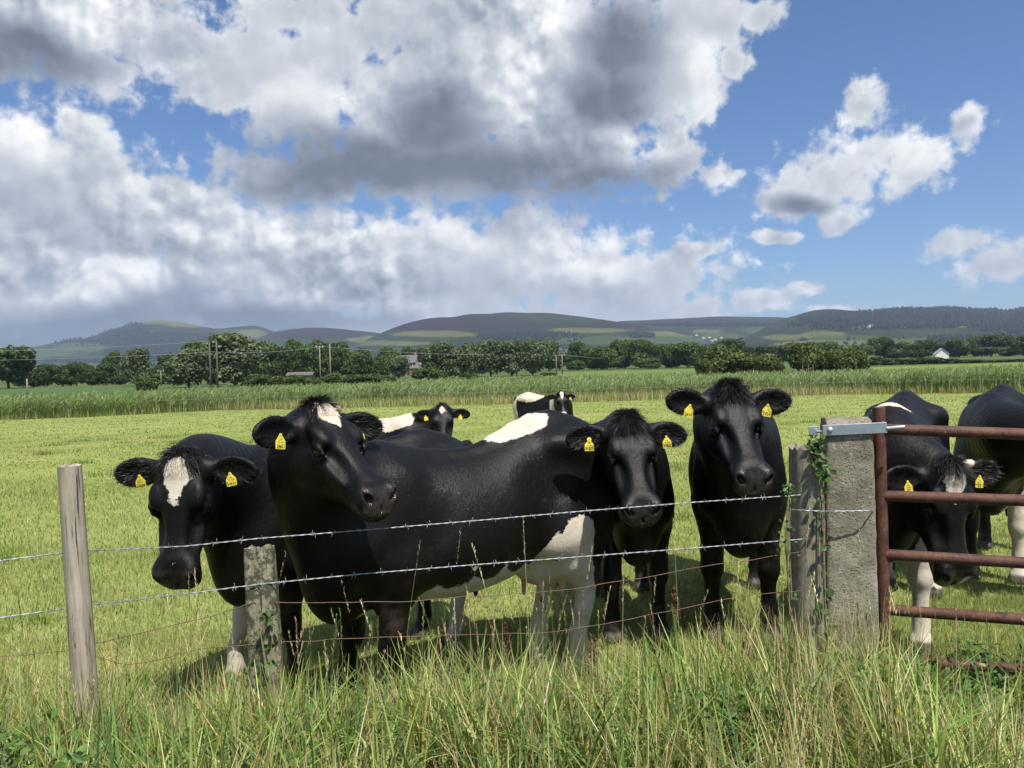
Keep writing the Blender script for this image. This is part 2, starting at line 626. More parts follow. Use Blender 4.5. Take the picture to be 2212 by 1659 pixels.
def coat_material():
    m, t, b = mat('cow_coat')
    o = t.obj()
    pw = t.attr('white'); nose = t.attr('nose'); pink = t.attr('pink'); hoof = t.attr('hoof')
    w = t.m('ADD', pw, t.m('MULTIPLY', t.m('SUBTRACT', t.noise(o, 13, 4, 0.6), 0.5), 0.085))
    w = t.m('ADD', w, t.m('MULTIPLY', t.m('SUBTRACT', t.noise(o, 110, 3, 0.6), 0.5), 0.022))
    w = t.smooth(w, -0.003, 0.004)
    st = t.node('ShaderNodeMapping'); t.l.new(o, st.inputs[0]); st.inputs['Scale'].default_value = (1.0, 1.0, 0.25)
    hair = t.noise(st.outputs[0], 260, 3, 0.7)
    blk = t.ramp(t.noise(o, 5, 4, 0.6), [(0.3, (0.0022, 0.0021, 0.0022)), (0.7, (0.0042, 0.0037, 0.0035))])
    wht = t.ramp(t.noise(o, 9, 5, 0.65), [(0.25, (0.44, 0.375, 0.29)), (0.65, (0.58, 0.53, 0.44))])
    wht = t.mix(t.m('MULTIPLY', hair, 0.25), wht, rgba((0.45, 0.39, 0.31)))
    c = t.mix(w, blk, wht)
    sep = t.node('ShaderNodeSeparateXYZ'); t.l.new(o, sep.inputs[0])
    dirt = t.m('MULTIPLY', t.smooth(t.noise(o, 7, 6, 0.7), 0.50, 0.66), t.lin(sep.outputs[2], 0.95, 0.15))
    c = t.mix(t.m('MULTIPLY', dirt, 0.55), c, rgba((0.085, 0.062, 0.042)))
    c = t.mix(pink, c, rgba((0.50, 0.33, 0.27)))
    ns = t.ramp(t.noise(o, 40, 4, 0.6), [(0.3, (0.012, 0.010, 0.010)), (0.7, (0.04, 0.033, 0.030))])
    c = t.mix(t.m('MULTIPLY', nose, t.m('SUBTRACT', 1.0, w)), c, ns)
    c = t.mix(hoof, c, rgba((0.06, 0.052, 0.043)))
    t.l.new(c, b.inputs['Base Color'])
    rg = t.m('ADD', 0.40, t.m('MULTIPLY', hair, 0.12))
    rg = t.m('ADD', rg, t.m('MULTIPLY', w, 0.2))
    rg = t.mix(nose, rg, rgba((0.16, 0.16, 0.16)))
    t.l.new(rg, b.inputs['Roughness'])
    b.inputs['Specular IOR Level'].default_value = 0.24
    b.inputs['Sheen Weight'].default_value = 0.0
    b.inputs['Sheen Roughness'].default_value = 0.4
    st2 = t.node('ShaderNodeMapping'); t.l.new(o, st2.inputs[0]); st2.inputs['Scale'].default_value = (1.0, 1.0, 0.22)
    tufts = t.noise(st2.outputs[0], 75, 4, 0.65)
    n0 = t.bump(tufts, 0.38, 0.007)
    fold = t.node('ShaderNodeTexWave', wave_type='BANDS', bands_direction='X')
    wv_ = t.vm('MULTIPLY_ADD', t.noise(o, 5, 3, 0.5, 'Color'), (0.16, 0.16, 0.0), o)
    t.put(fold.inputs['Vector'], wv_); fold.inputs['Scale'].default_value = 7.0; fold.inputs['Distortion'].default_value = 2.5; fold.inputs['Detail'].default_value = 3
    n0 = t.bump(t.m('MULTIPLY', fold.outputs['Fac'], t.attr('neck')), 0.28, 0.016, n0)
    n1 = t.bump(hair, 0.35, 0.004, n0)
    vor = t.node('ShaderNodeTexVoronoi'); t.l.new(o, vor.inputs['Vector']); vor.inputs['Scale'].default_value = 170
    n2 = t.bump(t.m('MULTIPLY', vor.outputs['Distance'], nose), 0.25, 0.003, n1)
    n3 = t.bump(t.noise(o, 22, 4, 0.55), 0.16, 0.02, n2)
    t.l.new(n3, b.inputs['Normal'])
    return m


COAT = coat_material()
HAIRM = simple_mat('black_hair', (0.007, 0.0062, 0.006), 0.5, bump=0)
WHAIRM = simple_mat('white_hair', (0.66, 0.60, 0.50), 0.6, bump=0)
FURB = simple_mat('fur_black', (0.0036, 0.0030, 0.0027), 0.42, var=0.7, scale=6, bump=0)
FURB.node_tree.nodes['Principled BSDF'].inputs['Specular IOR Level'].default_value = 0.30
FURW = simple_mat('fur_white', (0.58, 0.525, 0.435), 0.7, var=0.2, scale=6, bump=0)
EYEM = simple_mat('cow_eye', (0.012, 0.009, 0.008), 0.06, bump=0)
HORNM = simple_mat('horn', (0.55, 0.46, 0.33), 0.5, var=0.4, scale=30)
TAGM = simple_mat('ear_tag_yellow', (0.74, 0.61, 0.07), 0.5, var=0.25, scale=28, bump=0)
INKM = simple_mat('ear_tag_ink', (0.03, 0.025, 0.01), 0.6, bump=0)


def text_mesh(body, size):
    cu = bpy.data.curves.new('lettering', 'FONT')
    cu.body = body; cu.size = size; cu.align_x = 'CENTER'; cu.align_y = 'CENTER'
    o = bpy.data.objects.new('lettering', cu)
    col.objects.link(o)
    dg = bpy.context.evaluated_depsgraph_get()
    me = bpy.data.meshes.new_from_object(o.evaluated_get(dg))
    vs = [v.co.copy() for v in me.vertices]; fs = [tuple(p.vertices) for p in me.polygons]
    bpy.data.objects.remove(o); bpy.data.curves.remove(cu); bpy.data.meshes.remove(me)
    return vs, fs


TRUNK = [(-0.93, 1.20, 1.06, 0.04), (-0.88, 1.28, 0.97, 0.12), (-0.80, 1.345, 0.86, 0.175), (-0.65, 1.41, 0.76, 0.220), (-0.50, 1.43, 0.67, 0.232),
         (-0.30, 1.375, 0.61, 0.255), (-0.05, 1.335, 0.56, 0.285), (0.15, 1.33, 0.55, 0.285), (0.35, 1.355, 0.565, 0.250),
         (0.50, 1.375, 0.585, 0.21), (0.64, 1.31, 0.58, 0.185), (0.75, 1.18, 0.60, 0.145), (0.81, 1.05, 0.68, 0.095), (0.86, 0.96, 0.80, 0.03)]
HEAD = [(-0.04, -0.04, -0.11, 0.045), (-0.01, 0.012, -0.17, 0.083), (0.05, 0.030, -0.220, 0.094), (0.11, 0.030, -0.270, 0.100), (0.18, 0.022, -0.285, 0.103),
        (0.25, 0.004, -0.258, 0.091), (0.32, -0.012, -0.218, 0.080), (0.38, -0.016, -0.188, 0.080), (0.42, -0.016, -0.172, 0.088), (0.455, -0.030, -0.162, 0.093),
        (0.485, -0.055, -0.162, 0.095), (0.510, -0.085, -0.158, 0.080), (0.528, -0.112, -0.145, 0.045)]


def cow(name, label, pos, hd, s, poll, u, hs=1.0, roll=0.0, white=(), hwhite=(), tags=('', ''), horns=(), ear=((0.1, -0.08), (0.1, -0.08)),
        fore=(0.50, 0.50), hind=(-0.66, -0.60), near=True, udder=True, face_cam=0.75, tailside=0.0, earlen=0.94, hair=True, dip=0.0):
    hd = Vector((hd[0], hd[1], 0)).normalized()
    ang = math.atan2(hd.y, hd.x)
    z0 = float(gz(pos[0], pos[1]))
    root = empty(name, (pos[0], pos[1], z0), ang, s)
    tag(root, label, 'cow', 'black and white cows in the pasture')
    Rm = Matrix.Rotation(ang, 3, 'Z')
    inv = Rm.transposed()

    def tl(p): return np.array((inv @ (Vector(p) - Vector((pos[0], pos[1], z0)))) / s)
    def dl(v): return np.array((inv @ Vector(v)).normalized())
    O = tl(poll)
    uu = dl(u)
    up = np.array((0, 0, 1.0))
    w = up - uu * uu.dot(up); w /= np.linalg.norm(w)
    v = np.cross(w, uu)
    if roll:
        c_, s_ = math.cos(roll), math.sin(roll)
        w, v = w * c_ + v * s_, v * c_ - w * s_
    def hp(t_, vv, ww): return O + hs * (uu * t_ + v * vv + w * ww)
    HM = np.array([uu, v, w])
    camL = tl((0, 0, CAMZ))
    # ears
    ears = []
    for sg, (fw, dn) in zip((1, -1), ear):
        a = v * sg * 0.92 + uu * fw + w * dn * 1.0 + up * -0.02
        a /= np.linalg.norm(a)
        B = hp(0.035, sg * 0.088, -0.05)
        tc = camL - B; tc /= np.linalg.norm(tc)
        n = tc * face_cam + (uu * 0.5 + w * 0.3) * (1 - face_cam) + v * sg * 0.0
        n = n - a * a.dot(n); n /= np.linalg.norm(n)
        b = np.cross(n, a)
        if b[2] < 0: b = -b
        ears.append((B, a, b, n, sg))
    # grids
    hpts = [hp(t_, vv, ww) for t_ in (-0.07, 0.55) for vv in (-0.13, 0.13) for ww in (-0.26, 0.07)] + [B + a * 0.26 * hs for B, a, b, n, sg in ears]
    hpts = np.array(hpts)
    hl, hh = hpts.min(0) - 0.03, hpts.max(0) + 0.03
    lo = np.minimum((-1.12, -0.46, -0.02), hl); hi = np.maximum((0.98, 0.46, 1.50), hh)
    fine, crs = (0.0075, 0.0155) if near else (0.016, 0.026)

    def axis(i):
        a0 = np.arange(lo[i] - 0.03, hl[i], crs); a1 = np.arange(max(hl[i], lo[i]), hh[i], fine)
        st0 = a1[-1] + crs * 0.8 if len(a1) else lo[i]
        a2 = np.arange(st0, hi[i] + 0.05, crs)
        return np.concatenate([a0, a1, a2])
    A = [axis(i) for i in range(3)]
    for i in range(3):
        A[i] = A[i][np.concatenate([[True], np.diff(A[i]) > 1e-4])]
    f = Field(*A)
    ex, ey, ez = np.eye(3)
    dipf = lambda q_: dip * float(smoothstep(q_, -0.42, 0.0))
    f.loft((0, 0, 0), ex, ey, ez, [(a_, b_ - dipf(a_) * (b_ > 1.25), c_, d_) for a_, b_, c_, d_ in TRUNK], 0.05, 1.9, 2.2, 0.46)
    for sg in (1, -1):
        f.ell((-0.50, sg * 0.190, 1.265), (0.09, 0.055, 0.055), 0.11)
        f.ell((-0.86, sg * 0.085, 1.16), (0.06, 0.045, 0.06), 0.08)
        f.ell((-0.66, sg * 0.155, 1.00), (0.215, 0.10, 0.29), 0.09)
        f.ell((-0.43, sg * 0.215, 0.84), (0.10, 0.065, 0.13), 0.09)
        M = np.array([[0.94, 0, 0.34], [0, 1, 0], [-0.34, 0, 0.94]])
        f.ell((0.50, sg * 0.155, 1.06 - dip), (0.125, 0.075, 0.25), 0.08, M)
        f.ell((0.60, sg * 0.15, 0.90), (0.13, 0.09, 0.14), 0.09)
        f.ell((0.40, sg * 0.185, 0.80), (0.13, 0.065, 0.12), 0.08)
        f.ell((-0.33, sg * 0.325, 1.15), (0.14, 0.085, 0.13), 0.11, cut=True)
        f.cones([(np.array((-0.40, sg * 0.325, 1.02)), np.array((-0.30, sg * 0.34, 0.70)), 0.035, 0.05, None, 1)], 0.07, cut=True)
        f.cones([(np.array((-0.53, sg * 0.20, 1.26)), np.array((-0.76, sg * 0.17, 1.06)), 0.045, 0.04, None, 1)], 0.06)
        f.ell((0.27, sg * 0.335, 1.02), (0.055, 0.07, 0.27), 0.07, M, cut=True)
    sp_ = lambda q_: float(np.interp(q_, [-0.9, -0.5, 0, 0.5], [1.26, 1.395, 1.305, 1.345])) - dipf(q_)
    f.cones([(np.array((x0, 0, sp_(x0))), np.array((x0 + 0.12, 0, sp_(x0 + 0.12))), 0.03, 0.03, None, 1) for x0 in np.arange(-0.9, 0.5, 0.12)], 0.06, soft=0.03)
    f.ell((0.69, 0, 0.68), (0.15, 0.095, 0.15), 0.08)
    if udder:
        f.ell((-0.47, 0, 0.62), (0.17, 0.13, 0.125), 0.06)
        for tx in (-0.40, -0.54):
            for sg in (1, -1):
                f.cone((tx, sg * 0.075, 0.52), (tx, sg * 0.085, 0.435), 0.02, 0.012, 0.02)
    # legs
    LEGP = []
    for sg, fx in zip((1, -1), fore):
        fy = sg * 0.155
        E = np.array((0.46, sg * 0.165, 0.78)); K = np.array((0.48 + (fx - 0.48) * 0.6 + 0.02, sg * 0.155, 0.42)); T = np.array((fx, fy, 0.14))
        f.cones([(E, K + (0, 0, 0.10), 0.112, 0.070, ey, 0.80), (K + (0, 0, 0.10), K, 0.070, 0.062, None, 1)], 0.06)
        f.ell(K + (0.008, 0, -0.01), (0.062, 0.058, 0.07), 0.03)
        f.cones([(K, T + (0, 0, 0.12), 0.052, 0.042, None, 1), (T + (0, 0, 0.12), T, 0.042, 0.050, None, 1)], 0.025)
        f.cone(T, (fx + 0.03, fy, 0.07), 0.043, 0.046, 0.02)
        for q in (-1, 1):
            f.cone((fx + 0.025, fy + q * 0.026, 0.075), (fx + 0.065, fy + q * 0.026, 0.02), 0.034, 0.040, 0.012, floor=0.0)
        f.cone((fx - 0.045, fy, 0.125), (fx - 0.06, fy, 0.10), 0.018, 0.014, 0.015)
    for sg, fx in zip((1, -1), hind):
        fy = sg * 0.15
        Hk = np.array((fx - 0.085, fy, 0.50)); S = np.array((-0.52, sg * 0.185, 0.80)); T = np.array((fx - 0.01, fy, 0.14))
        f.cones([(S, (S + Hk) / 2 + (0.03, 0, 0.02), 0.16, 0.122, ey, 0.66), ((S + Hk) / 2 + (0.03, 0, 0.02), Hk + (0.01, 0, 0.03), 0.122, 0.078, ey, 0.75)], 0.07)
        f.cone((-0.80, sg * 0.14, 0.80), Hk + (-0.03, 0, 0.06), 0.05, 0.022, 0.05)
        f.ell(Hk, (0.075, 0.052, 0.085), 0.03)
        f.cone(Hk + (-0.035, 0, 0.05), Hk + (-0.03, 0, -0.06), 0.03, 0.03, 0.03)
        f.cones([(Hk, T + (0, 0, 0.12), 0.058, 0.046, None, 1), (T + (0, 0, 0.12), T, 0.046, 0.052, None, 1)], 0.025)
        f.cone(T, (fx + 0.02, fy, 0.07), 0.044, 0.046, 0.02)
        for q in (-1, 1):
            f.cone((fx + 0.02, fy + q * 0.026, 0.075), (fx + 0.06, fy + q * 0.026, 0.02), 0.034, 0.040, 0.012, floor=0.0)
    # tail
    ty = tailside
    tp = [(-0.90, 0, 1.30), (-0.965, 0.0, 1.24), (-0.985, ty * 0.3, 1.05), (-0.96, ty, 0.78), (-0.95, ty * 1.2, 0.58)]
    f.cones([(np.array(tp[i]), np.array(tp[i + 1]), 0.04 - i * 0.006, 0.034 - i * 0.006, None, 1) for i in range(4)], 0.03)
    f.cones([(np.array(tp[4]) + (0, 0, 0.05), np.array(tp[4]) + (0, 0, -0.14), 0.028, 0.052, None, 1), (np.array(tp[4]) + (0, 0, -0.14), np.array(tp[4]) + (0.01, 0, -0.34), 0.052, 0.018, None, 1)], 0.03)
    # neck
    N0 = np.array((0.50, 0, 1.06 - dip * 0.6)); N1 = hp(0.045, 0, -0.105)
    Ln = np.linalg.norm(N1 - N0)
    tg = uu * 0.30 + w * 0.85; tg /= np.linalg.norm(tg)
    N0d = np.array((0.85, 0, 0.35))
    Pb = [N0, N0 + N0d * Ln * 0.42, N1 - tg * Ln * 0.34, N1]
    segs = []
    last = None
    vv0 = v if v[1] >= 0 else -v
    for i in range(25):
        q = i / 24
        pp = (1 - q)**3 * Pb[0] + 3 * q * (1 - q)**2 * Pb[1] + 3 * q * q * (1 - q) * Pb[2] + q**3 * Pb[3]
        qs = q * q * (3 - 2 * q)
        sd = ey * (1 - qs) + vv0 * qs
        sd /= max(np.linalg.norm(sd), 1e-6)
        rv = 0.255 * (1 - q) + 0.118 * hs * q; rl = 0.165 * (1 - q) + 0.088 * hs * q
        if last is not None:
            segs.append((last[0], pp, last[1], rv, sd, (last[2] + rl) / (last[1] + rv)))
        last = (pp, rv, rl)
    f.cones(segs, 0.10, soft=0.05)
    # dewlap from throat to brisket
    mid1 = 0.5 * (Pb[1] + Pb[2]) + np.array((0.06, 0, -0.22))
    th = hp(0.10, 0, -0.20)
    f.cones([(th, mid1, 0.045, 0.06, None, 1), (mid1, np.array((0.74, 0, 0.76)), 0.06, 0.085, None, 1)], 0.11)
    # head
    hst = [(a_ * hs, b_ * hs, c_ * hs, d_ * hs) for a_, b_, c_, d_ in HEAD]
    f.loft(O, uu, v, w, hst, 0.045, 2.5, 2.2, 0.62, 0.28)
    E_ = lambda c, r, k, cut=False: f.ell(hp(*c), np.array(r) * hs, k * hs, HM, cut)
    E_((0.01, 0, 0.02), (0.05, 0.055, 0.03), 0.04)                     # poll
    E_((0.43, 0, -0.145), (0.065, 0.055, 0.03), 0.035)                  # chin
    for sg in (1, -1):
        E_((0.155, sg * 0.088, 0.0), (0.055, 0.030, 0.026), 0.035)      # brow
        E_((0.16, sg * 0.075, -0.15), (0.085, 0.028, 0.075), 0.04)      # cheek
        E_((0.27, sg * 0.080, -0.085), (0.09, 0.016, 0.02), 0.035)      # face crest
        E_((0.30, sg * 0.075, -0.035), (0.07, 0.02, 0.02), 0.04, True)  # hollow beside the nose bone
        E_((0.195, sg * 0.108, -0.045), (0.028, 0.022, 0.024), 0.012, True)
        f.cones([(hp(0.162, sg * 0.108, -0.030), hp(0.195, sg * 0.116, -0.022), 0.012 * hs, 0.013 * hs, None, 1), (hp(0.195, sg * 0.116, -0.022), hp(0.228, sg * 0.106, -0.034), 0.013 * hs, 0.010 * hs, None, 1)], 0.014 * hs)
        f.cones([(hp(0.165, sg * 0.106, -0.062), hp(0.20, sg * 0.111, -0.072), 0.009 * hs, 0.010 * hs, None, 1), (hp(0.20, sg * 0.111, -0.072), hp(0.232, sg * 0.101, -0.055), 0.010 * hs, 0.008 * hs, None, 1)], 0.014 * hs)
        E_((0.462, sg * 0.064, -0.058), (0.038, 0.028, 0.034), 0.03)    # nostril wing
        nd = (uu * 0.72 + w * 0.62 + v * sg * 0.32); nd = nd / np.linalg.norm(nd)
        na = (uu * 0.55 - w * 0.55 - v * sg * 0.55); na = na - nd * nd.dot(na); na /= np.linalg.norm(na)
        NM = np.array([nd, na, np.cross(nd, na)])
        f.ell(hp(0.487, sg * 0.064, -0.056), np.array((0.024, 0.027, 0.0135)) * hs, 0.008 * hs, NM, True)
        f.cones([(hp(0.33, sg * 0.080, -0.130), hp(0.42, sg * 0.088, -0.128), 0.004 * hs, 0.006 * hs, None, 1), (hp(0.42, sg * 0.088, -0.128), hp(0.49, sg * 0.074, -0.128), 0.006 * hs, 0.007 * hs, None, 1), (hp(0.49, sg * 0.074, -0.128), hp(0.532, 0, -0.132), 0.007 * hs, 0.006 * hs, None, 1)], 0.012 * hs, cut=True)
    f.ell(hp(0.512, 0, -0.092), np.array((0.014, 0.005, 0.022)) * hs, 0.010 * hs, HM, True)
    earinfo = []
    for (B, a, b, n, sg) in ears:
        L = earlen * hs
        cE = B + a * 0.125 * L
        M = np.array([a, b, n])
        f.cone(B - a * 0.03 * L, B + a * 0.075 * L, 0.040 * hs, 0.030 * hs, 0.03)
        f.ell(cE, np.array((0.116 * L, 0.065 * hs, 0.023 * hs)), 0.03, M)
        f.ell(cE + a * 0.012 * L + n * 0.024 * hs, np.array((0.088 * L, 0.044 * hs, 0.023 * hs)), 0.016, M, True)
        earinfo.append((cE, a, b, n, sg))
    V, faces = f.mesh()
    V = relax(V, faces, 3, 0.5)
    me = fast_mesh('body', V, faces, True)
    body = link('body', me, COAT, root)
    # coat pattern and skin regions, in the cow's own coordinates
    hc = (V - O) @ HM.T / hs
    sdv = np.full(len(V), -0.2)
    for q in white:
        kind = q[0]
        d = sd_ell(V, q[1], q[2]) if kind in 'eb' else sd_cone(V, *q[1:])
        if kind == 'b': sdv = np.minimum(sdv, sd_ell(V, q[1], q[2]))
        else: sdv = np.maximum(sdv, -d)
    for q in hwhite:
        d = sd_ell(hc, q[1], q[2]) if q[0] == 'e' else sd_cone(hc, *q[1:])
        sdv = np.maximum(sdv, -d)
    nose = smoothstep(hc[:, 0] - 0.35 * (hc[:, 2] + 0.02), 0.448, 0.472) * smoothstep(np.abs(hc[:, 1]), 0.094, 0.08) * (hc[:, 2] > -0.136) * (hc[:, 2] < 0.02) * (hc[:, 0] < 0.6)
    pk = smoothstep(-sd_ell(V, (-0.47, 0, 0.52), (0.17, 0.14, 0.13)), -0.01, 0.03) * (1.0 if udder else 0) * 0.8
    hoof = 1 - smoothstep(V[:, 2], 0.060, 0.078)
    nd_ = np.min([np.linalg.norm(V - sg_[1], axis=1) / (sg_[3] * 1.35) for sg_ in segs[6:21:3]], axis=0)
    neck = smoothstep(nd_, 1.0, 0.7) * smoothstep(V[:, 0], 0.55, 0.66)
    brow = np.linalg.norm((np.abs(hc) * np.array((1, 1, 0)) + np.array((0, 0, 1)) * hc[:, 2:3] - np.array((0.135, 0.085, 0.0))) / np.array((0.06, 0.035, 0.05)), axis=1)
    neck = np.maximum(neck * (hc[:, 0] < 0.0), 0.30 * smoothstep(brow, 1.2, 0.5))
    sdv = np.maximum(sdv, (pk - 0.5) * 0.1)
    for nm, arr in (('white', sdv), ('nose', nose), ('pink', pk), ('hoof', hoof), ('neck', neck)):
        at = me.attributes.new(nm, 'FLOAT', 'POINT')
        at.data.foreach_set('value', np.asarray(arr, dtype=np.float32))
    # eyes
    if near:
        for sg in (1, -1):
            c = hp(0.196, sg * 0.099, -0.046)
            mb = MB()
            n_ = 14
            vs, fs = [], []
            for i in range(9):
                th_ = math.pi * i / 8
                for j in range(n_):
                    ph = 2 * math.pi * j / n_
                    vs.append(Vector(c) + 0.0235 * hs * Vector((math.sin(th_) * math.cos(ph), math.sin(th_) * math.sin(ph), math.cos(th_))))
            for i in range(8):
                for j in range(n_):
                    fs.append((i * n_ + j, i * n_ + (j + 1) % n_, (i + 1) * n_ + (j + 1) % n_, (i + 1) * n_ + j))
            mb.add(vs, fs)
            mb.build('eye', EYEM, root, smooth=True)
    # hair: forelock over the poll, fringe along the ears
    cr_ = np.random.default_rng(int(abs(pos[0] * 100)) + 3)
    n_h = 1500 if near else 90

    def strands(roots, dirs, lens, wid, bend, nm, m, parent):
        n = len(roots)
        side = np.cross(dirs, cr_.normal(size=(n, 3))); side /= np.linalg.norm(side, axis=1)[:, None] + 1e-9
        lv = []
        for i, q in enumerate((0.0, 0.4, 0.75, 1.0)):
            cen = roots + dirs * (lens * q)[:, None] + bend * (lens * q * q)[:, None]
            ww = wid * (1 - q * 0.92) * 0.5
            lv.append(cen + side * ww[:, None]); lv.append(cen - side * ww[:, None])
        VV = np.stack(lv, 1).reshape(-1, 3)
        base = np.arange(n)[:, None] * 8
        ff = np.concatenate([base + np.array((0, 1, 3, 2)), base + np.array((2, 3, 5, 4)), base + np.array((4, 5, 7, 6))])
        mm = fast_mesh(nm, VV, ff, True)
        return link(nm, mm, m, parent)
    tt = cr_.uniform(-0.045, 0.075, n_h); vv = cr_.normal(0, 0.034, n_h).clip(-0.075, 0.075)
    # snap the roots to the surface: nearest vertices of the top of the head
    sel = np.where((hc[:, 0] > -0.06) & (hc[:, 0] < 0.10) & (np.abs(hc[:, 1]) < 0.095) & (hc[:, 2] > -0.05))[0]
    if hair and len(sel) > 10:
        # normals from faces
        nrm = np.zeros((len(me.vertices), 3), dtype=np.float32).ravel(); me.vertices.foreach_get('normal', nrm); nrm = nrm.reshape(-1, 3)
        q = np.stack([tt, vv], 1)
        hs2 = hc[sel][:, :2]
        idn = np.array([sel[np.argmin(((hs2 - qq)**2).sum(1) + cr_.uniform(0, 0.0002, len(sel)))] for qq in q])
        roots = V[idn]
        dirs = nrm[idn] * 0.42 + uu * (0.10 + 0.85 * smoothstep(tt, -0.02, 0.04))[:, None] + up * 0.16 + v * (vv * 5)[:, None] + cr_.normal(0, 0.16, (n_h, 3)) + 0.25 * np.sin(np.stack([vv * 130, tt * 110, vv * 90 + tt * 60], 1))
        dirs /= np.linalg.norm(dirs, axis=1)[:, None]
        wh = sdv[idn] > 0.0
        ln = cr_.uniform(0.022, 0.055, n_h) * (1.15 - 0.5 * smoothstep(np.abs(vv), 0.02, 0.07)) * hs * (1.0 if near else 0.9)
        bend = np.tile(uu * 0.5 - up * 0.15, (n_h, 1)) + v * (np.sign(vv) * 0.3)[:, None]
        wid = np.full(n_h, 0.0036 if near else 0.012)
        strands(roots[~wh] - nrm[idn][~wh] * 0.004, dirs[~wh], ln[~wh], wid[~wh], bend[~wh], 'forelock', HAIRM, root)
        if near and wh.sum() > 30:
            strands(roots[wh] - nrm[idn][wh] * 0.003, (dirs[wh] * 0.5 + uu * 0.8 - nrm[idn][wh] * 0.05) / 1.15, ln[wh] * 0.34, wid[wh] * 0.7, bend[wh] * 0.3, 'blaze_hair', WHAIRM, root)
    if near:
        for (cE, a, b, n, sg) in earinfo:
            k = 420
            th_ = cr_.uniform(0, 2 * math.pi, k)
            rim = np.cos(th_)[:, None] * a * 0.108 * earlen * hs + np.sin(th_)[:, None] * b * 0.060 * hs
            keep = np.cos(th_) > -0.75
            out = rim / np.linalg.norm(rim, axis=1)[:, None]
            dr = out * 0.6 + n * 0.35 + a * 0.55 + cr_.normal(0, 0.18, (k, 3)); dr /= np.linalg.norm(dr, axis=1)[:, None]
            strands((cE + rim)[keep], dr[keep], cr_.uniform(0.004, 0.013, k)[keep] * hs, np.full(k, 0.003)[keep], np.tile(a * 0.3, (k, 1))[keep], 'ear_hair', HAIRM, root)
            k = 520
            th_ = cr_.uniform(0, 2 * math.pi, k); rr_ = np.sqrt(cr_.random(k)) * 0.92
            inn = np.cos(th_)[:, None] * a * (0.10 * earlen * hs * rr_)[:, None] + np.sin(th_)[:, None] * b * (0.060 * hs * rr_)[:, None]
            dp = n * (0.020 * rr_**2 * hs - 0.004)[:, None]
            dr = a * 0.75 + n * 0.45 + np.sin(th_)[:, None] * b * 0.5 + cr_.normal(0, 0.28, (k, 3)); dr /= np.linalg.norm(dr, axis=1)[:, None]
            strands(cE + inn + dp, dr, cr_.uniform(0.015, 0.034, k) * hs, np.full(k, 0.0032), np.tile(a * 0.3 + n * 0.1, (k, 1)), 'ear_hair', HAIRM, root)
    if near:
        k = 60000
        a0, a1, a2, a3 = (V[faces[:, i]] for i in range(4))
        fn = np.cross(a2 - a0, a3 - a1); ar = np.linalg.norm(fn, axis=1); fn /= ar[:, None] + 1e-12
        fi = cr_.choice(len(faces), k, p=ar / ar.sum())
        p_, q_ = cr_.random((2, k, 1))
        rt_ = (a0[fi] * (1 - p_) + a1[fi] * p_) * (1 - q_) + (a3[fi] * (1 - p_) + a2[fi] * p_) * q_
        nn_ = fn[fi]
        hr_ = (rt_ - O) @ HM.T / hs
        onh = smoothstep(hr_[:, 0], -0.12, 0.02) * (np.linalg.norm(hr_[:, 1:], axis=1) < 0.3)
        sw = np.stack([np.sin(rt_[:, 2] * 9 + rt_[:, 0] * 4), np.sin(rt_[:, 0] * 8 + 1), np.sin(rt_[:, 0] * 7 + rt_[:, 2] * 5)], 1) * 0.35
        fl = (np.array((-0.75, 0, -0.75)) + sw) * (1 - onh[:, None]) + (uu * 0.7 - up * 0.2 + v * np.sign(hr_[:, 1:2]) * 0.5) * onh[:, None]
        fl = fl - nn_ * (fl * nn_).sum(1)[:, None]
        fl /= np.linalg.norm(fl, axis=1)[:, None] + 1e-9
        fl = fl + nn_ * cr_.uniform(0.05, 0.22, k)[:, None] + cr_.normal(0, 0.12, (k, 3))
        fl /= np.linalg.norm(fl, axis=1)[:, None]
        ok = (rt_[:, 2] > 0.09) & (np.interp(hr_[:, 0], [0.43, 0.46], [0, 1]) * (np.linalg.norm(hr_[:, 1:], axis=1) < 0.2) < 0.5)
        vi = faces[fi, 0]
        wht_ = sdv[vi] + 0.05 * (cr_.random(k) - 0.5) * 0.3 > 0
        ln_ = cr_.uniform(0.008, 0.017, k) * (1 - 0.35 * onh)
        sd_ = np.cross(fl, nn_); sd_ /= np.linalg.norm(sd_, axis=1)[:, None] + 1e-9
        for sel_, nm_, m_ in ((ok & ~wht_, 'black_coat_hair', FURB), (ok & wht_, 'white_coat_hair', FURW)):
            if sel_.sum() < 50: continue
            r0, d0, l0, s0 = rt_[sel_] - nn_[sel_] * 0.0015, fl[sel_], ln_[sel_][:, None], sd_[sel_]
            w0_ = 0.0008
            VV = np.stack([r0 + s0 * w0_, r0 - s0 * w0_, r0 + d0 * l0 - s0 * w0_ * 0.3, r0 + d0 * l0 + s0 * w0_ * 0.3], 1).reshape(-1, 3)
            link(nm_, fast_mesh(nm_, VV, np.arange(len(r0))[:, None] * 4 + np.array((0, 1, 2, 3)), True), m_, root)
    # ear tags with their numbers
    for (cE, a, b, n, sg), num in zip(earinfo, tags):
        if not num: continue
        dn = -up * 0.9 - b * 0.3
        dn = dn - n * n.dot(dn); dn /= np.linalg.norm(dn)
        rt = np.cross(n, -dn); rt = -rt if np.dot(rt, np.cross(-dn, n)) < 0 else rt
        tw_ = cr_.uniform(-0.22, 0.22)
        rt = np.cross(-dn, n)
        dn, rt = dn * math.cos(tw_) + rt * math.sin(tw_), rt * math.cos(tw_) - dn * math.sin(tw_)
        ac = cE - a * 0.012 * hs + n * 0.016 * hs + dn * 0.012 * hs
        sz = 0.045 * min(hs, 1.1)
        bt = 0.26 if num == '81822' and sg < 0 else 0.10
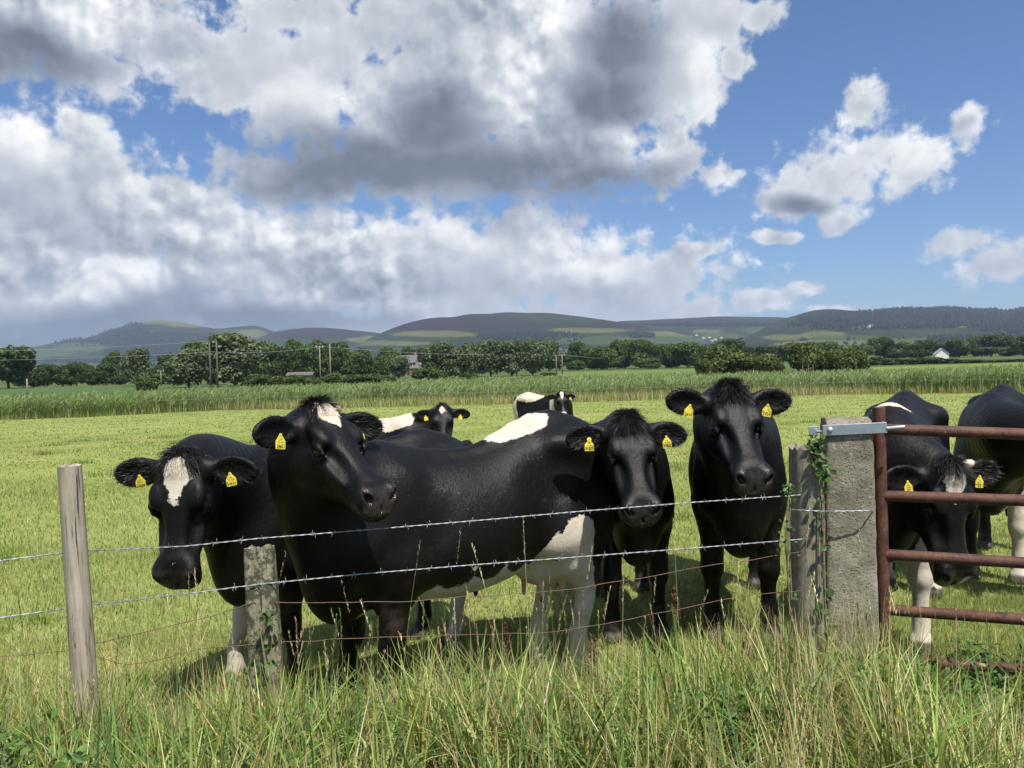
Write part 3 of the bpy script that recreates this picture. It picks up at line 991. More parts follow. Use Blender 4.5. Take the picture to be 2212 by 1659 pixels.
        outl = [(-0.46, -1.25), (0.46, -1.25), (0.5, -1.2), (0.5, -0.55), (0.36, -0.38), (0.13, -0.06), (0.09, 0.1), (-0.09, 0.1), (-0.13, -0.06), (-0.36, -0.38), (-0.5, -0.55), (-0.5, -1.2)]
        mb = MB()
        fr = [Vector(ac + rt * x_ * sz - dn * y_ * sz + n * 0.0035) for x_, y_ in outl]
        bk = [Vector(ac + rt * x_ * sz - dn * y_ * sz) for x_, y_ in outl]
        ne = len(outl)
        mb.add(fr + bk, [tuple(range(ne)), tuple(reversed(range(ne, 2 * ne)))] + [(i, i + ne, (i + 1) % ne + ne, (i + 1) % ne) for i in range(ne)])
        # the button
        rg = [Vector(ac + (rt * math.cos(k_ * math.pi / 5) + dn * math.sin(k_ * math.pi / 5)) * sz * bt + n * 0.006) for k_ in range(10)]
        rb = [Vector(ac + (rt * math.cos(k_ * math.pi / 5) + dn * math.sin(k_ * math.pi / 5)) * sz * bt) for k_ in range(10)]
        mb.add(rg + rb, [tuple(range(10))] + [(k_, k_ + 10, (k_ + 1) % 10 + 10, (k_ + 1) % 10) for k_ in range(10)])
        if near:
            for txt, size, cy in ((num, 0.42, -1.0), ('UK', 0.22, -0.42), ('721 034', 0.2, -0.66)):
                if txt != num and num == '2454': continue
                vs, fs = text_mesh(txt, size * sz)
                if txt == num: vs = [Vector((q_.x * (0.82 if len(num) == 5 else 1.0), q_.y * 1.1, 0)) for q_ in vs]
                pv = [Vector(ac + rt * q_.x - dn * (q_.y + cy * sz) + n * 0.0045) for q_ in vs]
                mb.add(pv, fs, 1)
        mb.build('ear_tag', [TAGM, INKM], root)
    for (hv, hw_, ln, dr) in horns:
        p0 = Vector(hp(0.0, hv, hw_))
        dd = Vector(uu * dr[0] + v * dr[1] + w * dr[2]).normalized()
        mb = MB()
        mb.tube([p0 - dd * 0.02, p0 + dd * ln * 0.5, p0 + dd * ln * 0.85, p0 + dd * ln], [0.024 * hs, 0.021 * hs, 0.014 * hs, 0.004 * hs], 10)
        mb.build('horn', HORNM, root, smooth=True)
    return root

# ------------------------------------------------------------------ ground sheet
def ground_material():
    m, t, b = mat('ground')
    o = t.obj()
    s = t.node('ShaderNodeSeparateXYZ'); t.l.new(o, s.inputs[0])
    n1 = t.noise(o, 0.35, 5, 0.6); n2 = t.noise(o, 6, 5, 0.65); n3 = t.noise(o, 45, 4, 0.7)
    past = t.ramp(t.m('ADD', t.m('MULTIPLY', n1, 0.55), t.m('MULTIPLY', n2, 0.45)), [(0.32, (0.20, 0.245, 0.060)), (0.5, (0.26, 0.30, 0.085)), (0.66, (0.34, 0.35, 0.13))])
    past = t.mix(t.m('MULTIPLY', n3, 0.4), past, rgba((0.07, 0.10, 0.02)))
    soil = t.ramp(n2, [(0.3, (0.05, 0.055, 0.02)), (0.7, (0.10, 0.085, 0.045))])
    c = t.mix(t.smooth(s.outputs[1], 3.3, 4.6), soil, past)
    reed = t.ramp(n2, [(0.3, (0.03, 0.045, 0.015)), (0.7, (0.06, 0.075, 0.03))])
    far = t.ramp(t.noise(o, 0.012, 4, 0.6), [(0.35, (0.055, 0.09, 0.025)), (0.65, (0.10, 0.125, 0.04))])
    c = t.mix(t.smooth(s.outputs[1], 50, 55), c, reed)
    c = t.mix(t.smooth(s.outputs[1], 120, 150), c, far)
    t.l.new(c, b.inputs['Base Color'])
    b.inputs['Roughness'].default_value = 0.9
    b.inputs['Specular IOR Level'].default_value = 0.1
    t.l.new(t.bump(n3, 0.5, 0.03), b.inputs['Normal'])
    return m


def build_ground():
    ys = np.concatenate([np.arange(-12, 8, 0.2), np.geomspace(8, 60, 70)[1:], np.geomspace(60, 6000, 50)[1:]])
    q = np.linspace(-1, 1, 121)
    half = 14 + np.clip(ys, 0, None) * 1.25
    X = q[None, :] * half[:, None]
    Y = np.repeat(ys[:, None], len(q), 1)
    Z = gz(X, Y)
    V = np.stack([X, Y, Z], -1).reshape(-1, 3)
    n = len(q)
    i = np.arange(len(ys) - 1)[:, None] * n + np.arange(n - 1)[None, :]
    i = i.ravel()
    fc = np.stack([i, i + 1, i + 1 + n, i + n], 1)
    o = link('ground', fast_mesh('ground', V, fc, True), ground_material())
    tag(o, kind='structure')


build_ground()

# ------------------------------------------------------------------ the cows
cow('cow', 'black cow with white diamond blaze and snip on its nose, beside the round fence post', (-0.93, 4.46), (-0.77, -0.64), 0.915,
    P(391, 990, 3.46), (-0.01, -0.30, -0.95), 1.15, roll=0.02,
    white=[('e', (0.40, 0.0, 1.40), (0.10, 0.07, 0.07)), ('c', (0.58, -0.16, 0.50), (0.70, -0.155, 0.05), 0.14, 0.15), ('e', (0.62, -0.05, 0.55), (0.13, 0.13, 0.09)),
           ('c', (-0.62, 0.17, 0.62), (-0.66, 0.15, 0.05), 0.12, 0.1), ('e', (0.0, 0.0, 0.50), (0.5, 0.28, 0.09))],
    hwhite=[('c', (0.040, 0, 0.04), (0.085, 0, 0.04), 0.046, 0.060), ('c', (0.085, 0, 0.04), (0.225, 0.004, 0.03), 0.060, 0.003), ('c', (0.435, 0.004, -0.02), (0.475, -0.004, -0.03), 0.0045, 0.002)],
    tags=('54634', '54634'), ear=((0.06, -0.02), (0.06, -0.10)), fore=(0.47, 0.70))

cow('cow', 'large black cow with head turned sideways over the wire, white patch under its forelock', (-0.25, 3.99), (-0.83, -0.56), 1.0,
    P(682, 890, 3.38), (0.66, -0.50, -0.56), 1.05, roll=0.0,
    white=[('e', (-0.25, 0.03, 1.375), (0.27, 0.10, 0.085)), ('e', (0.03, 0.0, 0.48), (0.42, 0.55, 0.30)), ('b', (0.22, 0.28, 0.71), (0.10, 0.12, 0.075)), ('b', (0.02, 0.30, 0.72), (0.09, 0.12, 0.085)), ('b', (-0.17, 0.30, 0.70), (0.085, 0.12, 0.07)),
           ('c', (-0.50, 0.25, 0.80), (-0.58, 0.17, 0.10), 0.115, 0.13), ('c', (-0.40, 0.26, 0.80), (-0.25, 0.20, 0.58), 0.045, 0.06), ('c', (-0.50, -0.2, 0.72), (-0.58, -0.15, 0.08), 0.15, 0.12),
           ('e', (-0.45, 0.10, 0.62), (0.22, 0.14, 0.16)), ('e', (0.55, 0.02, 0.53), (0.10, 0.10, 0.10)), ('c', (0.50, 0.155, 0.17), (0.52, 0.155, 0.02), 0.07, 0.07)],
    hwhite=[('c', (0.068, 0.006, 0.04), (0.145, 0.008, 0.035), 0.062, 0.008)],
    tags=('34632', '34632'), dip=0.075, horns=[(0.088, -0.01, 0.055, (-0.3, 0.9, 0.3))], ear=((0.32, 0.10), (0.05, 0.02)), fore=(0.48, 0.60), hind=(-0.58, -0.54))

cow('cow', 'all black cow with tousled forelock looking over the wire, between its piebald and taller neighbours', (0.75, 5.25), (-0.06, -1.0), 0.93,
    P(1355, 908, 3.92), (0.05, -0.66, -0.75), 1.08, roll=-0.03, tags=('81822', '81822'), ear=((0.05, -0.18), (0.05, -0.12)), udder=False, fore=(0.46, 0.54), hind=(-0.60, -0.45))

cow('cow', 'tallest all black cow with head held high left of the ivy-grown post', (1.47, 5.22), (-0.24, -0.97), 1.05,
    P(1573, 845, 4.12), (0.06, -0.72, -0.69), 1.05, roll=0.03, tags=('2454', '2454'), ear=((0.0, 0.10), (0.0, 0.14)), fore=(0.48, 0.50), hind=(-0.62, -0.52))

cow('cow', 'black and white cow peering over another cow’s back in mid field', (-1.55, 8.75), (0.95, -0.25), 0.86,
    P(956, 880, 8.5), (0.03, -0.62, -0.78), 1.15, near=False,
    white=[('e', (0.30, 0.0, 1.30), (0.36, 0.25, 0.16)), ('e', (-0.55, 0, 0.9), (0.2, 0.4, 0.4))],
    hwhite=[('c', (0.05, -0.005, 0.04), (0.12, 0.0, 0.03), 0.032, 0.006), ('c', (0.05, 0.028, 0.04), (0.06, 0.03, 0.03), 0.015, 0.015)],
    tags=('34', '34'), ear=((0.1, -0.06), (0.1, -0.06)))

cow('cow', 'small distant black and white cow standing alone near the reed bed', (0.70, 17.4), (0.74, -0.67), 0.90,
    P(1212, 850, 16.6), (0.08, -0.55, -0.83), 1.12, near=False,
    white=[('e', (-0.42, -0.05, 1.34), (0.46, 0.30, 0.17)), ('c', (-0.78, -0.2, 1.2), (-0.72, -0.25, 0.7), 0.08, 0.12), ('c', (0.40, -0.2, 1.35), (0.50, -0.27, 0.8), 0.09, 0.07), ('c', (0.40, 0.2, 1.35), (0.50, 0.27, 0.8), 0.09, 0.07), ('e', (-0.85, 0.1, 0.7), (0.14, 0.2, 0.3)),
           ('c', (-0.66, 0.15, 0.5), (-0.66, 0.15, 0.0), 0.1, 0.1), ('c', (0.5, 0.15, 0.35), (0.5, 0.15, 0.0), 0.1, 0.1), ('e', (0, 0, 0.5), (0.4, 0.3, 0.12))],
    hwhite=[('c', (0.02, 0, 0.04), (0.13, 0.0, 0.03), 0.042, 0.02), ('e', (0.46, 0, -0.03), (0.04, 0.05, 0.05))],
    tags=('12', ''), ear=((0.1, 0.0), (0.1, 0.05)), hair=False)

cow('cow', 'black cow with white forelegs lowering its head behind the gate', (2.46, 5.02), (-0.52, -0.855), 1.0,
    P(2047, 1008, 4.12), (0.05, -0.22, -0.97), 1.16, roll=0.0,
    white=[('e', (0.42, 0.0, 1.40), (0.18, 0.13, 0.10)), ('c', (0.50, 0.165, 0.60), (0.55, 0.155, 0.02), 0.12, 0.15), ('c', (0.46, -0.165, 0.60), (0.45, -0.155, 0.02), 0.12, 0.15),
           ('e', (0.60, 0.0, 0.54), (0.16, 0.12, 0.07)), ('c', (-0.64, 0.15, 0.40), (-0.64, 0.15, 0.0), 0.1, 0.1), ('c', (-0.64, -0.15, 0.40), (-0.64, -0.15, 0.0), 0.1, 0.1)],
    hwhite=[('c', (0.075, -0.005, 0.045), (0.155, -0.015, 0.03), 0.062, 0.012), ('e', (0.50, 0.075, -0.10), (0.045, 0.045, 0.05))],
    tags=('72', '72'), horns=[(0.085, 0.0, 0.06, (-0.25, 0.9, 0.25))], ear=((-0.02, 0.02), (0.0, 0.0)), fore=(0.55, 0.40), hind=(-0.60, -0.75))

cow('cow', 'black cow with white foreleg at the right edge, standing beyond the gate', (3.84, 6.22), (-0.58, -0.81), 0.985,
    P(2330, 880, 5.05), (0.75, -0.35, -0.55), 1.08,
    white=[('c', (0.46, 0.165, 0.64), (0.5, 0.155, 0.02), 0.13, 0.15), ('e', (0.42, 0.22, 0.76), (0.18, 0.14, 0.13)), ('e', (0.60, 0.05, 0.58), (0.16, 0.12, 0.08)), ('e', (0.1, 0.1, 0.52), (0.4, 0.3, 0.1))],
    tags=('', ''), ear=((0.0, 0.05), (0.0, 0.05)))


# ------------------------------------------------------------------ fence: posts, wires, gate post, gate
def wood_material(name, dark, lite, moss=0.0, cut=(0.32, 0.29, 0.22)):
    m, t, b = mat(name)
    o = t.obj()
    mp = t.node('ShaderNodeMapping'); t.l.new(o, mp.inputs[0]); mp.inputs['Scale'].default_value = (1, 1, 0.045)
    g1 = t.noise(mp.outputs[0], 90, 5, 0.65); g2 = t.noise(mp.outputs[0], 320, 3, 0.7); n1 = t.noise(o, 9, 5, 0.6)
    c = t.ramp(t.m('ADD', t.m('MULTIPLY', g1, 0.65), t.m('MULTIPLY', n1, 0.35)), [(0.32, dark), (0.62, lite)])
    crack = t.smooth(g1, 0.40, 0.33)
    c = t.mix(crack, c, rgba((0.035, 0.03, 0.024)))
    if moss:
        mm = t.smooth(t.m('ADD', t.noise(o, 26, 6, 0.72), t.m('MULTIPLY', n1, 0.3)), 0.60, 0.70)
        c = t.mix(t.m('MULTIPLY', mm, moss), c, rgba((0.028, 0.03, 0.016)))
        lc = t.smooth(t.noise(o, 48, 4, 0.7), 0.62, 0.66)
        c = t.mix(t.m('MULTIPLY', lc, moss), c, rgba((0.30, 0.31, 0.22)))
    t.l.new(c, b.inputs['Base Color'])
    b.inputs['Roughness'].default_value = 0.85
    h = t.m('SUBTRACT', t.m('MULTIPLY', g2, 0.5), t.m('MULTIPLY', crack, 1.0))
    t.l.new(t.bump(h, 0.6, 0.006), b.inputs['Normal'])
    return m


def post(name, label, top, base, r0, r1, m, square=False, jag=0.006, seed=1, tilt_top=0.0, chip=None):
    """weathered post from base to top, in its own upright coordinates"""
    top, base = Vector(top), Vector(base)
    rg = np.random.default_rng(seed)
    L = (top - base).length
    n, lv = 28, 26
    vs = []
    ph = rg.uniform(0, 6, 8)
    for i in range(lv):
        q = i / (lv - 1)
        z = q * L
        r = r0 + (r1 - r0) * q
        for k in range(n):
            th = 2 * math.pi * k / n
            if square:
                e = 0.30
                c_, s_ = math.cos(th), math.sin(th)
                rr = r / (abs(c_)**(1 / e) + abs(s_)**(1 / e))**e
            else:
                rr = r
            rr *= 1 + 0.035 * math.sin(3 * th + ph[0]) + 0.022 * math.sin(7 * th + ph[1] + q * 2) + 0.012 * math.sin(13 * th + ph[2]) + 0.02 * math.sin(q * 9 + ph[3])
            zz = z
            if i == lv - 1:
                zz = z + rg.normal(0, jag * 0.4) + tilt_top * math.cos(th + ph[4])
                rr *= 0.965
            x, y = rr * math.cos(th), rr * math.sin(th)
            if chip and q > 0.9:
                zz -= max(0, (math.cos(th - chip) - 0.2)) * 0.03 * (q - 0.9) * 10
            vs.append((x, y, zz))
    fs = []
    for i in range(lv - 1):
        for k in range(n):
            fs.append((i * n + k, i * n + (k + 1) % n, (i + 1) * n + (k + 1) % n, (i + 1) * n + k))
    b = len(vs)
    ztop = np.mean([v[2] for v in vs[-n:]])
    for f_ in (0.55,):
        for k in range(n):
            v = vs[b - n + k]
            vs.append((v[0] * f_, v[1] * f_, ztop + (v[2] - ztop) * 0.6 + rg.normal(0, jag * 0.4)))
    for k in range(n):
        fs.append((b - n + k, b - n + (k + 1) % n, b + (k + 1) % n, b + k))
    vs.append((0, 0, ztop))
    for k in range(n):
        fs.append((b + k, b + (k + 1) % n, len(vs) - 1))
    me = bpy.data.meshes.new(name); me.from_pydata(vs, [], fs); me.update()
    me.polygons.foreach_set('use_smooth', [True] * len(me.polygons))
    me.set_sharp_from_angle(angle=R(50))
    o = link(name, me, m)
    o.location = base
    o.rotation_euler = (top - base).to_track_quat('Z', 'Y').to_euler()
    tag(o, label, 'post')
    return o


WOOD1 = wood_material('weathered_wood', (0.19, 0.165, 0.125), (0.40, 0.355, 0.275))
WOOD2 = wood_material('mossy_wood', (0.12, 0.11, 0.075), (0.30, 0.28, 0.19), 0.85)
WOOD3 = wood_material('grey_wood', (0.13, 0.115, 0.085), (0.29, 0.265, 0.20), 0.35)


def ground_at(px, d, sink=0.15):
    p = P(px, 900, d)
    return float(gz(p.x, p.y)) - sink


def post_px(label, tx, ty, bx, by, d, r0, r1, m, **kw):
    top = P(tx, ty, d); low = P(bx, by, d)
    zb = ground_at(bx, d)
    k = (top.z - zb) / (top.z - low.z)
    base = top + (low - top) * k
    base.y = top.y + 0.0
    return post('fence_post', label, top, base, r0, r1, m, **kw)


post_px('round weathered grey fence post standing apart on the left', 150, 1006, 176, 1480, 3.12, 0.047, 0.0435, WOOD1, seed=3)
post_px('short mossy square fence post between the two foremost cows', 561, 1180, 572, 1400, 3.28, 0.068, 0.060, WOOD2, square=True, seed=5, jag=0.02, chip=3.6)
post_px('ivy-grown grey fence post wired to the concrete gatepost', 1741, 968, 1750, 1330, 3.72, 0.082, 0.076, WOOD3, seed=9, jag=0.02)


def concrete_material():
    m, t, b = mat('old_concrete')
    o = t.obj()
    n1 = t.noise(o, 7, 6, 0.65); n2 = t.noise(o, 60, 5, 0.7)
    c = t.ramp(n1, [(0.30, (0.13, 0.115, 0.078)), (0.50, (0.24, 0.22, 0.16)), (0.70, (0.38, 0.355, 0.27))])
    vo = t.node('ShaderNodeTexVoronoi'); t.l.new(o, vo.inputs['Vector']); vo.inputs['Scale'].default_value = 75
    st = t.smooth(vo.outputs['Distance'], 0.32, 0.18)
    pick = t.smooth(t.noise(o, 40, 3, 0.5), 0.42, 0.50)
    c = t.mix(t.m('MULTIPLY', t.m('MULTIPLY', st, pick), 0.9), c, rgba((0.045, 0.04, 0.035)))
    lich = t.smooth(t.noise(o, 24, 6, 0.75), 0.58, 0.66)
    c = t.mix(t.m('MULTIPLY', lich, 0.65), c, rgba((0.46, 0.45, 0.36)))
    org = t.smooth(t.noise(o, 33, 4, 0.7), 0.66, 0.70)
    c = t.mix(t.m('MULTIPLY', org, 0.5), c, rgba((0.26, 0.17, 0.07)))
    c = t.mix(t.m('MULTIPLY', n2, 0.18), c, rgba((0.07, 0.065, 0.05)))
    t.l.new(c, b.inputs['Base Color'])
    b.inputs['Roughness'].default_value = 0.92
    t.l.new(t.bump(t.m('SUBTRACT', n2, t.m('MULTIPLY', st, 0.4)), 0.6, 0.012), b.inputs['Normal'])
    return m


GALV = simple_mat('galvanised_steel', (0.42, 0.46, 0.50), 0.42, 0.75, 0.12, 30, 0.05, 200)
WIREM = simple_mat('galvanised_wire', (0.33, 0.35, 0.37), 0.5, 0.6, 0.2, 60, 0)
RUSTW = simple_mat('rusty_wire', (0.16, 0.10, 0.07), 0.7, 0.3, 0.35, 60, 0)


def gatepost():
    d = 3.86
    top = P(1827, 905, d)
    ang = -0.24
    zb = float(gz(top.x, top.y)) - 0.2
    root = empty('gate_post', (top.x, top.y, zb), ang)
    tag(root, 'lichened square concrete gatepost with a steel strap across its top', 'gatepost')
    Hh = top.z - zb
    rg = np.random.default_rng(4)
    w0, w1, dp0, dp1 = 0.125, 0.107, 0.115, 0.10
    # outline with chamfered arrises, many levels, worn top ridge
    def ring(hw, hd, z, ch, jit):
        base = []
        pts = []
        for cx, cy, a0 in ((hw, -hd, -90), (hw, hd, 0), (-hw, hd, 90), (-hw, -hd, 180)):
            sx_, sy_ = math.copysign(1, cx), math.copysign(1, cy)
            ctr = (cx - sx_ * ch, cy - sy_ * ch)
            for k in range(3):
                a = R(a0 + k * 45)
                pts.append((ctr[0] + ch * math.cos(a), ctr[1] + ch * math.sin(a)))
        out = []
        for i in range(len(pts)):
            p, q = pts[i], pts[(i + 1) % len(pts)]
            nseg = 7 if (i % 3 == 2) else 1
            for k in range(nseg):
                f_ = k / nseg
                out.append((p[0] + (q[0] - p[0]) * f_ + rg.normal(0, jit), p[1] + (q[1] - p[1]) * f_ + rg.normal(0, jit), z))
        return out
    rings = []
    zs = list(np.linspace(0, Hh - 0.035, 34))
    for z in zs:
        q = z / Hh
        rings.append(ring(w0 + (w1 - w0) * q, dp0 + (dp1 - dp0) * q, z, 0.016, 0.0016))
    for k, (f_, z) in enumerate(((0.95, Hh - 0.018), (0.80, Hh - 0.004), (0.5, Hh + 0.004), (0.2, Hh + 0.007))):
        rings.append([(x * (0.985 if k < 2 else 0.93), y * f_, zz + rg.normal(0, 0.002)) for x, y, zz in ring(w1, dp1, z, 0.014, 0.002)])
    n = len(rings[0])
    vs = [v for r_ in rings for v in r_]
    fs = []
    for i in range(len(rings) - 1):
        for k in range(n):
            fs.append((i * n + k, i * n + (k + 1) % n, (i + 1) * n + (k + 1) % n, (i + 1) * n + k))
    fs.append(tuple(range((len(rings) - 1) * n, len(rings) * n)))
    mb = MB(); mb.add(vs, fs)
    so_ = mb.build('shaft', concrete_material(), root, smooth=True)
    # steel strap with bolts, holding the hinge pin
    zt = Hh - 0.040
    mb = MB()
    M = Matrix.Rotation(R(-2.5), 3, 'Y')
    mb.box((0.02, -dp1 - 0.012, zt), (0.285, 0.009, 0.052), M)
    mb.box((0.157, -dp1 + 0.02, zt + 0.007), (0.008, 0.066, 0.050), M)
    mb.box((-0.160, -dp1 + 0.03, zt - 0.012), (0.040, 0.008, 0.046), M)
    st = mb.build('hinge_strap', GALV, root)
    bv = st.modifiers.new('edge', 'BEVEL'); bv.width = 0.0022; bv.segments = 2
    mb = MB()
    mb.tube([(-0.09, -dp1 - 0.016, zt - 0.004), (-0.09, -dp1 - 0.022, zt - 0.004), (-0.09, -dp1 - 0.027, zt - 0.004)], [0.015, 0.0135, 0.006], 14)
    mb.tube([(-0.15, -dp1 + 0.005, zt - 0.012), (-0.10, -dp1 - 0.008, zt - 0.012)], 0.008, 8)
    mb.build('bolt', GALV, root, smooth=False)
    mb = MB()
    mb.tube([(0.16, -dp1 - 0.014, zt + 0.002), (0.20, -dp1 - 0.018, zt + 0.006), (0.238, -dp1 - 0.018, zt + 0.009)], 0.009, 10)
    mb.build('hinge_pin', GALV, root)
    return root, top, ang


GP, GPT, GPA = gatepost()


def rust_material():
    m, t, b = mat('rusty_red_paint')
    o = t.obj()
    n1 = t.noise(o, 14, 6, 0.65); n2 = t.noise(o, 90, 4, 0.7)
    c = t.ramp(t.m('ADD', t.m('MULTIPLY', n1, 0.6), t.m('MULTIPLY', n2, 0.4)), [(0.34, (0.042, 0.019, 0.014)), (0.5, (0.085, 0.036, 0.025)), (0.66, (0.14, 0.066, 0.042))])
    c = t.mix(t.smooth(t.noise(o, 5, 5, 0.7), 0.52, 0.66), c, rgba((0.135, 0.060, 0.032)))
    c = t.mix(t.smooth(t.noise(o, 11, 4, 0.6), 0.58, 0.68), c, rgba((0.04, 0.02, 0.016)))
    chip = t.smooth(t.noise(o, 30, 5, 0.7), 0.66, 0.70)
    c = t.mix(chip, c, rgba((0.33, 0.25, 0.19)))
    t.l.new(c, b.inputs['Base Color'])
    b.inputs['Roughness'].default_value = 0.62
    b.inputs['Specular IOR Level'].default_value = 0.35
    t.l.new(t.bump(t.m('ADD', n2, t.m('MULTIPLY', n1, 0.8)), 0.5, 0.005), b.inputs['Normal'])
    return m


def gate():
    a = P(1898, 880, 3.83)
    e = P(2212, 935, 3.56)
    dr = Vector((e.x - a.x, e.y - a.y, 0)).normalized()
    zb = float(gz(a.x, a.y))
    root = empty('field_gate', (a.x, a.y, zb), math.atan2(dr.y, dr.x))
    tag(root, 'rusty red tubular five-bar field gate hung on the concrete gatepost', 'gate')
    RM = rust_material()
    mb = MB()
    zt = a.z - zb
    mb.tube([(0.014, 0, 0.10), (0, 0, zt - 0.002), (0, 0, zt)], [0.029, 0.029, 0.026], 18)
    mb.build('stile', RM, root, smooth=True).data.set_sharp_from_angle(angle=R(40))
    Lg = 3.0
    # rail heights at the stile and 0.6 m along it, read from the photograph
    for k, (y0, y1) in enumerate(((927, 938), (1072, 1082), (1200, 1218), (1321, 1342), (1432, 1452))):
        z0 = P(1912, y0, 3.82).z - zb
        z1 = P(2212, y1, 3.56).z - zb
        x1 = (e.xy - a.xy).length
        sl_ = (z1 - z0) / x1
        mb = MB()
        pts = [(0.012 + Lg * q / 12, 0.0, z0 + sl_ * Lg * q / 12) for q in range(13)]
        mb.tube(pts, 0.0265, 18)
        mb.build('rail', RM, root, smooth=True).data.set_sharp_from_angle(angle=R(60))
    mb = MB()
    mb.tube([(Lg, 0, 0.02), (Lg, 0, zt - 0.25)], 0.029, 14)
    mb.build('stile', RM, root, smooth=True)


gate()


def wire(name, label, pts, r, m, barbs=0.0, twist=True, seed=1, wob=0.0):
    pts = [Vector(p) for p in pts]
    rg = np.random.default_rng(seed)
    # resample smoothly
    out = []
    for i in range(len(pts) - 1):
        n = max(2, int((pts[i + 1] - pts[i]).length / (0.014 if twist else 0.03)))
        for k in range(n):
            out.append(pts[i].lerp(pts[i + 1], k / n))
    out.append(pts[-1])
    out = [p + Vector(rg.normal(0, wob, 3)) for p in out] if wob else out
    for _ in range(2):
        out = [out[0]] + [(out[i - 1] + out[i] * 2 + out[i + 1]) / 4 for i in range(1, len(out) - 1)] + [out[-1]]
    mb = MB()
    if twist:
        s_ = 0.0
        A, B = [], []
        for i, p in enumerate(out):
            tg = (out[min(i + 1, len(out) - 1)] - out[max(i - 1, 0)]).normalized()
            a = Vector((0, 0, 1)) - tg * tg.z; a.normalize(); b = tg.cross(a)
            if i: s_ += (p - out[i - 1]).length
            th = s_ * 2 * math.pi / 0.075
            o_ = (a * math.cos(th) + b * math.sin(th)) * r * 0.9
            A.append(p + o_); B.append(p - o_)
        mb.tube(A, r, 5); mb.tube(B, r, 5)
        if barbs:
            s_ = 0.0; nxt = 0.05
            for i in range(1, len(out) - 1):
                s_ += (out[i] - out[i - 1]).length
                if s_ >= nxt:
                    nxt += barbs * rg.uniform(0.9, 1.1)
                    tg = (out[i + 1] - out[i - 1]).normalized()
                    a = Vector((0, 0, 1)) - tg * tg.z; a.normalize(); b = tg.cross(a)
                    th0 = rg.uniform(0, 6.28)
                    coil = [out[i] + tg * (k * 0.0016 - 0.008) + (a * math.cos(th0 + k * 1.25) + b * math.sin(th0 + k * 1.25)) * r * 2.3 for k in range(11)]
                    for sg_ in (1, -1):
                        for off in (0.0, 2.2):
                            th = th0 + off + rg.uniform(-0.3, 0.3)
                            dv = (a * math.cos(th) + b * math.sin(th)) * sg_ + tg * rg.uniform(-0.5, 0.5)
                            st = out[i] + tg * (0.006 * sg_)
                            mb.tube([st, st + dv.normalized() * 0.019], [r * 0.9, r * 0.35], 4)
                    mb.tube(coil, r * 0.8, 4)
    else:
        mb.tube(out, r, 6)
    o = mb.build(name, m, smooth=True)
    tag(o, label, 'fence wire')
    return o


def fd(px):
    """distance of the fence line at this place along it"""
    return 3.05 + (px - 160) / 1580 * 0.60


def wp(lst, off=0.0):
    return [P(x, y, fd(x) + off + 0.115 * math.exp(-((x - 165) / 75)**2)) for x, y in lst]   # they run behind the round post


wire('barbed_wire', 'upper strand of bright barbed wire across the cows', wp([(-260, 1240), (-120, 1226), (0, 1211), (90, 1200), (165, 1191), (240, 1187), (400, 1180), (560, 1163), (700, 1152), (870, 1138), (1060, 1122), (1250, 1105), (1500, 1085), (1705, 1071), (1745, 1068)], 0.02), 0.0016, WIREM, 0.092, seed=2)
wire('barbed_wire', 'lower strand of bright barbed wire at the cows’ knees', wp([(-260, 1382), (-120, 1357), (0, 1334), (90, 1322), (165, 1312), (200, 1306), (400, 1283), (560, 1262), (780, 1240), (1000, 1222), (1250, 1203), (1500, 1184), (1705, 1167), (1745, 1164)], 0.02), 0.0016, WIREM, 0.096, seed=4)
wire('plain_wire', 'thin rusty plain wire sagging below the barbed strands', wp([(170, 1394), (215, 1389), (330, 1362), (460, 1331), (545, 1302), (565, 1297), (620, 1302), (760, 1300), (880, 1300), (1000, 1290), (1195, 1279), (1300, 1262), (1406, 1245), (1511, 1224), (1610, 1212), (1705, 1194), (1740, 1190)], 0.03), 0.0017, RUSTW, twist=False, seed=6, wob=0.0025)
wire('plain_wire', 'lowest thin wire half hidden in the long grass', wp([(-200, 1436), (0, 1418), (80, 1412), (165, 1402), (270, 1440), (345, 1425), (420, 1402), (500, 1395), (620, 1386), (800, 1378), (1000, 1372), (1180, 1368), (1328, 1344), (1448, 1321), (1547, 1297), (1640, 1284), (1740, 1276)], 0.03), 0.0016, RUSTW, twist=False, seed=8, wob=0.003)
for (y, nm) in ((1105, 'twisted wire tying the grey post to the concrete gatepost'),):
    d0 = fd(1745)
    a = P(1700, 1100, d0 - 0.03); b = P(1782, y, d0 - 0.075); c = P(1800, y, 3.72); dd = P(1880, y - 2, 3.70); e = P(1890, y + 2, 3.80)
    wire('tie_wire', nm, [a, P(1740, 1103, d0 - 0.10), b, c, dd, e], 0.0024, WIREM, 0.0, seed=12)


# ------------------------------------------------------------------ grasses: one mesh of blades per kind of growth
def leaf_material(name, trans=0.35, rough=0.55, spec=0.25):
    m = bpy.data.materials.new(name); m.use_nodes = True
    t = NT(m.node_tree)
    b = m.node_tree.nodes['Principled BSDF']
    out = m.node_tree.nodes['Material Output']
    a = t.node('ShaderNodeVertexColor', layer_name='tint').outputs[0]
    t.l.new(a, b.inputs['Base Color'])
    b.inputs['Roughness'].default_value = rough
    b.inputs['Specular IOR Level'].default_value = spec
    tr = t.node('ShaderNodeBsdfTranslucent')
    t.l.new(t.mix(0.5, a, rgba((0.9, 1.0, 0.35)), 'MULTIPLY'), tr.inputs[0])
    mx = t.node('ShaderNodeMixShader')
    mx.inputs[0].default_value = trans
    t.l.new(b.outputs[0], mx.inputs[1]); t.l.new(tr.outputs[0], mx.inputs[2])
    t.l.new(mx.outputs[0], out.inputs[0])
    return m


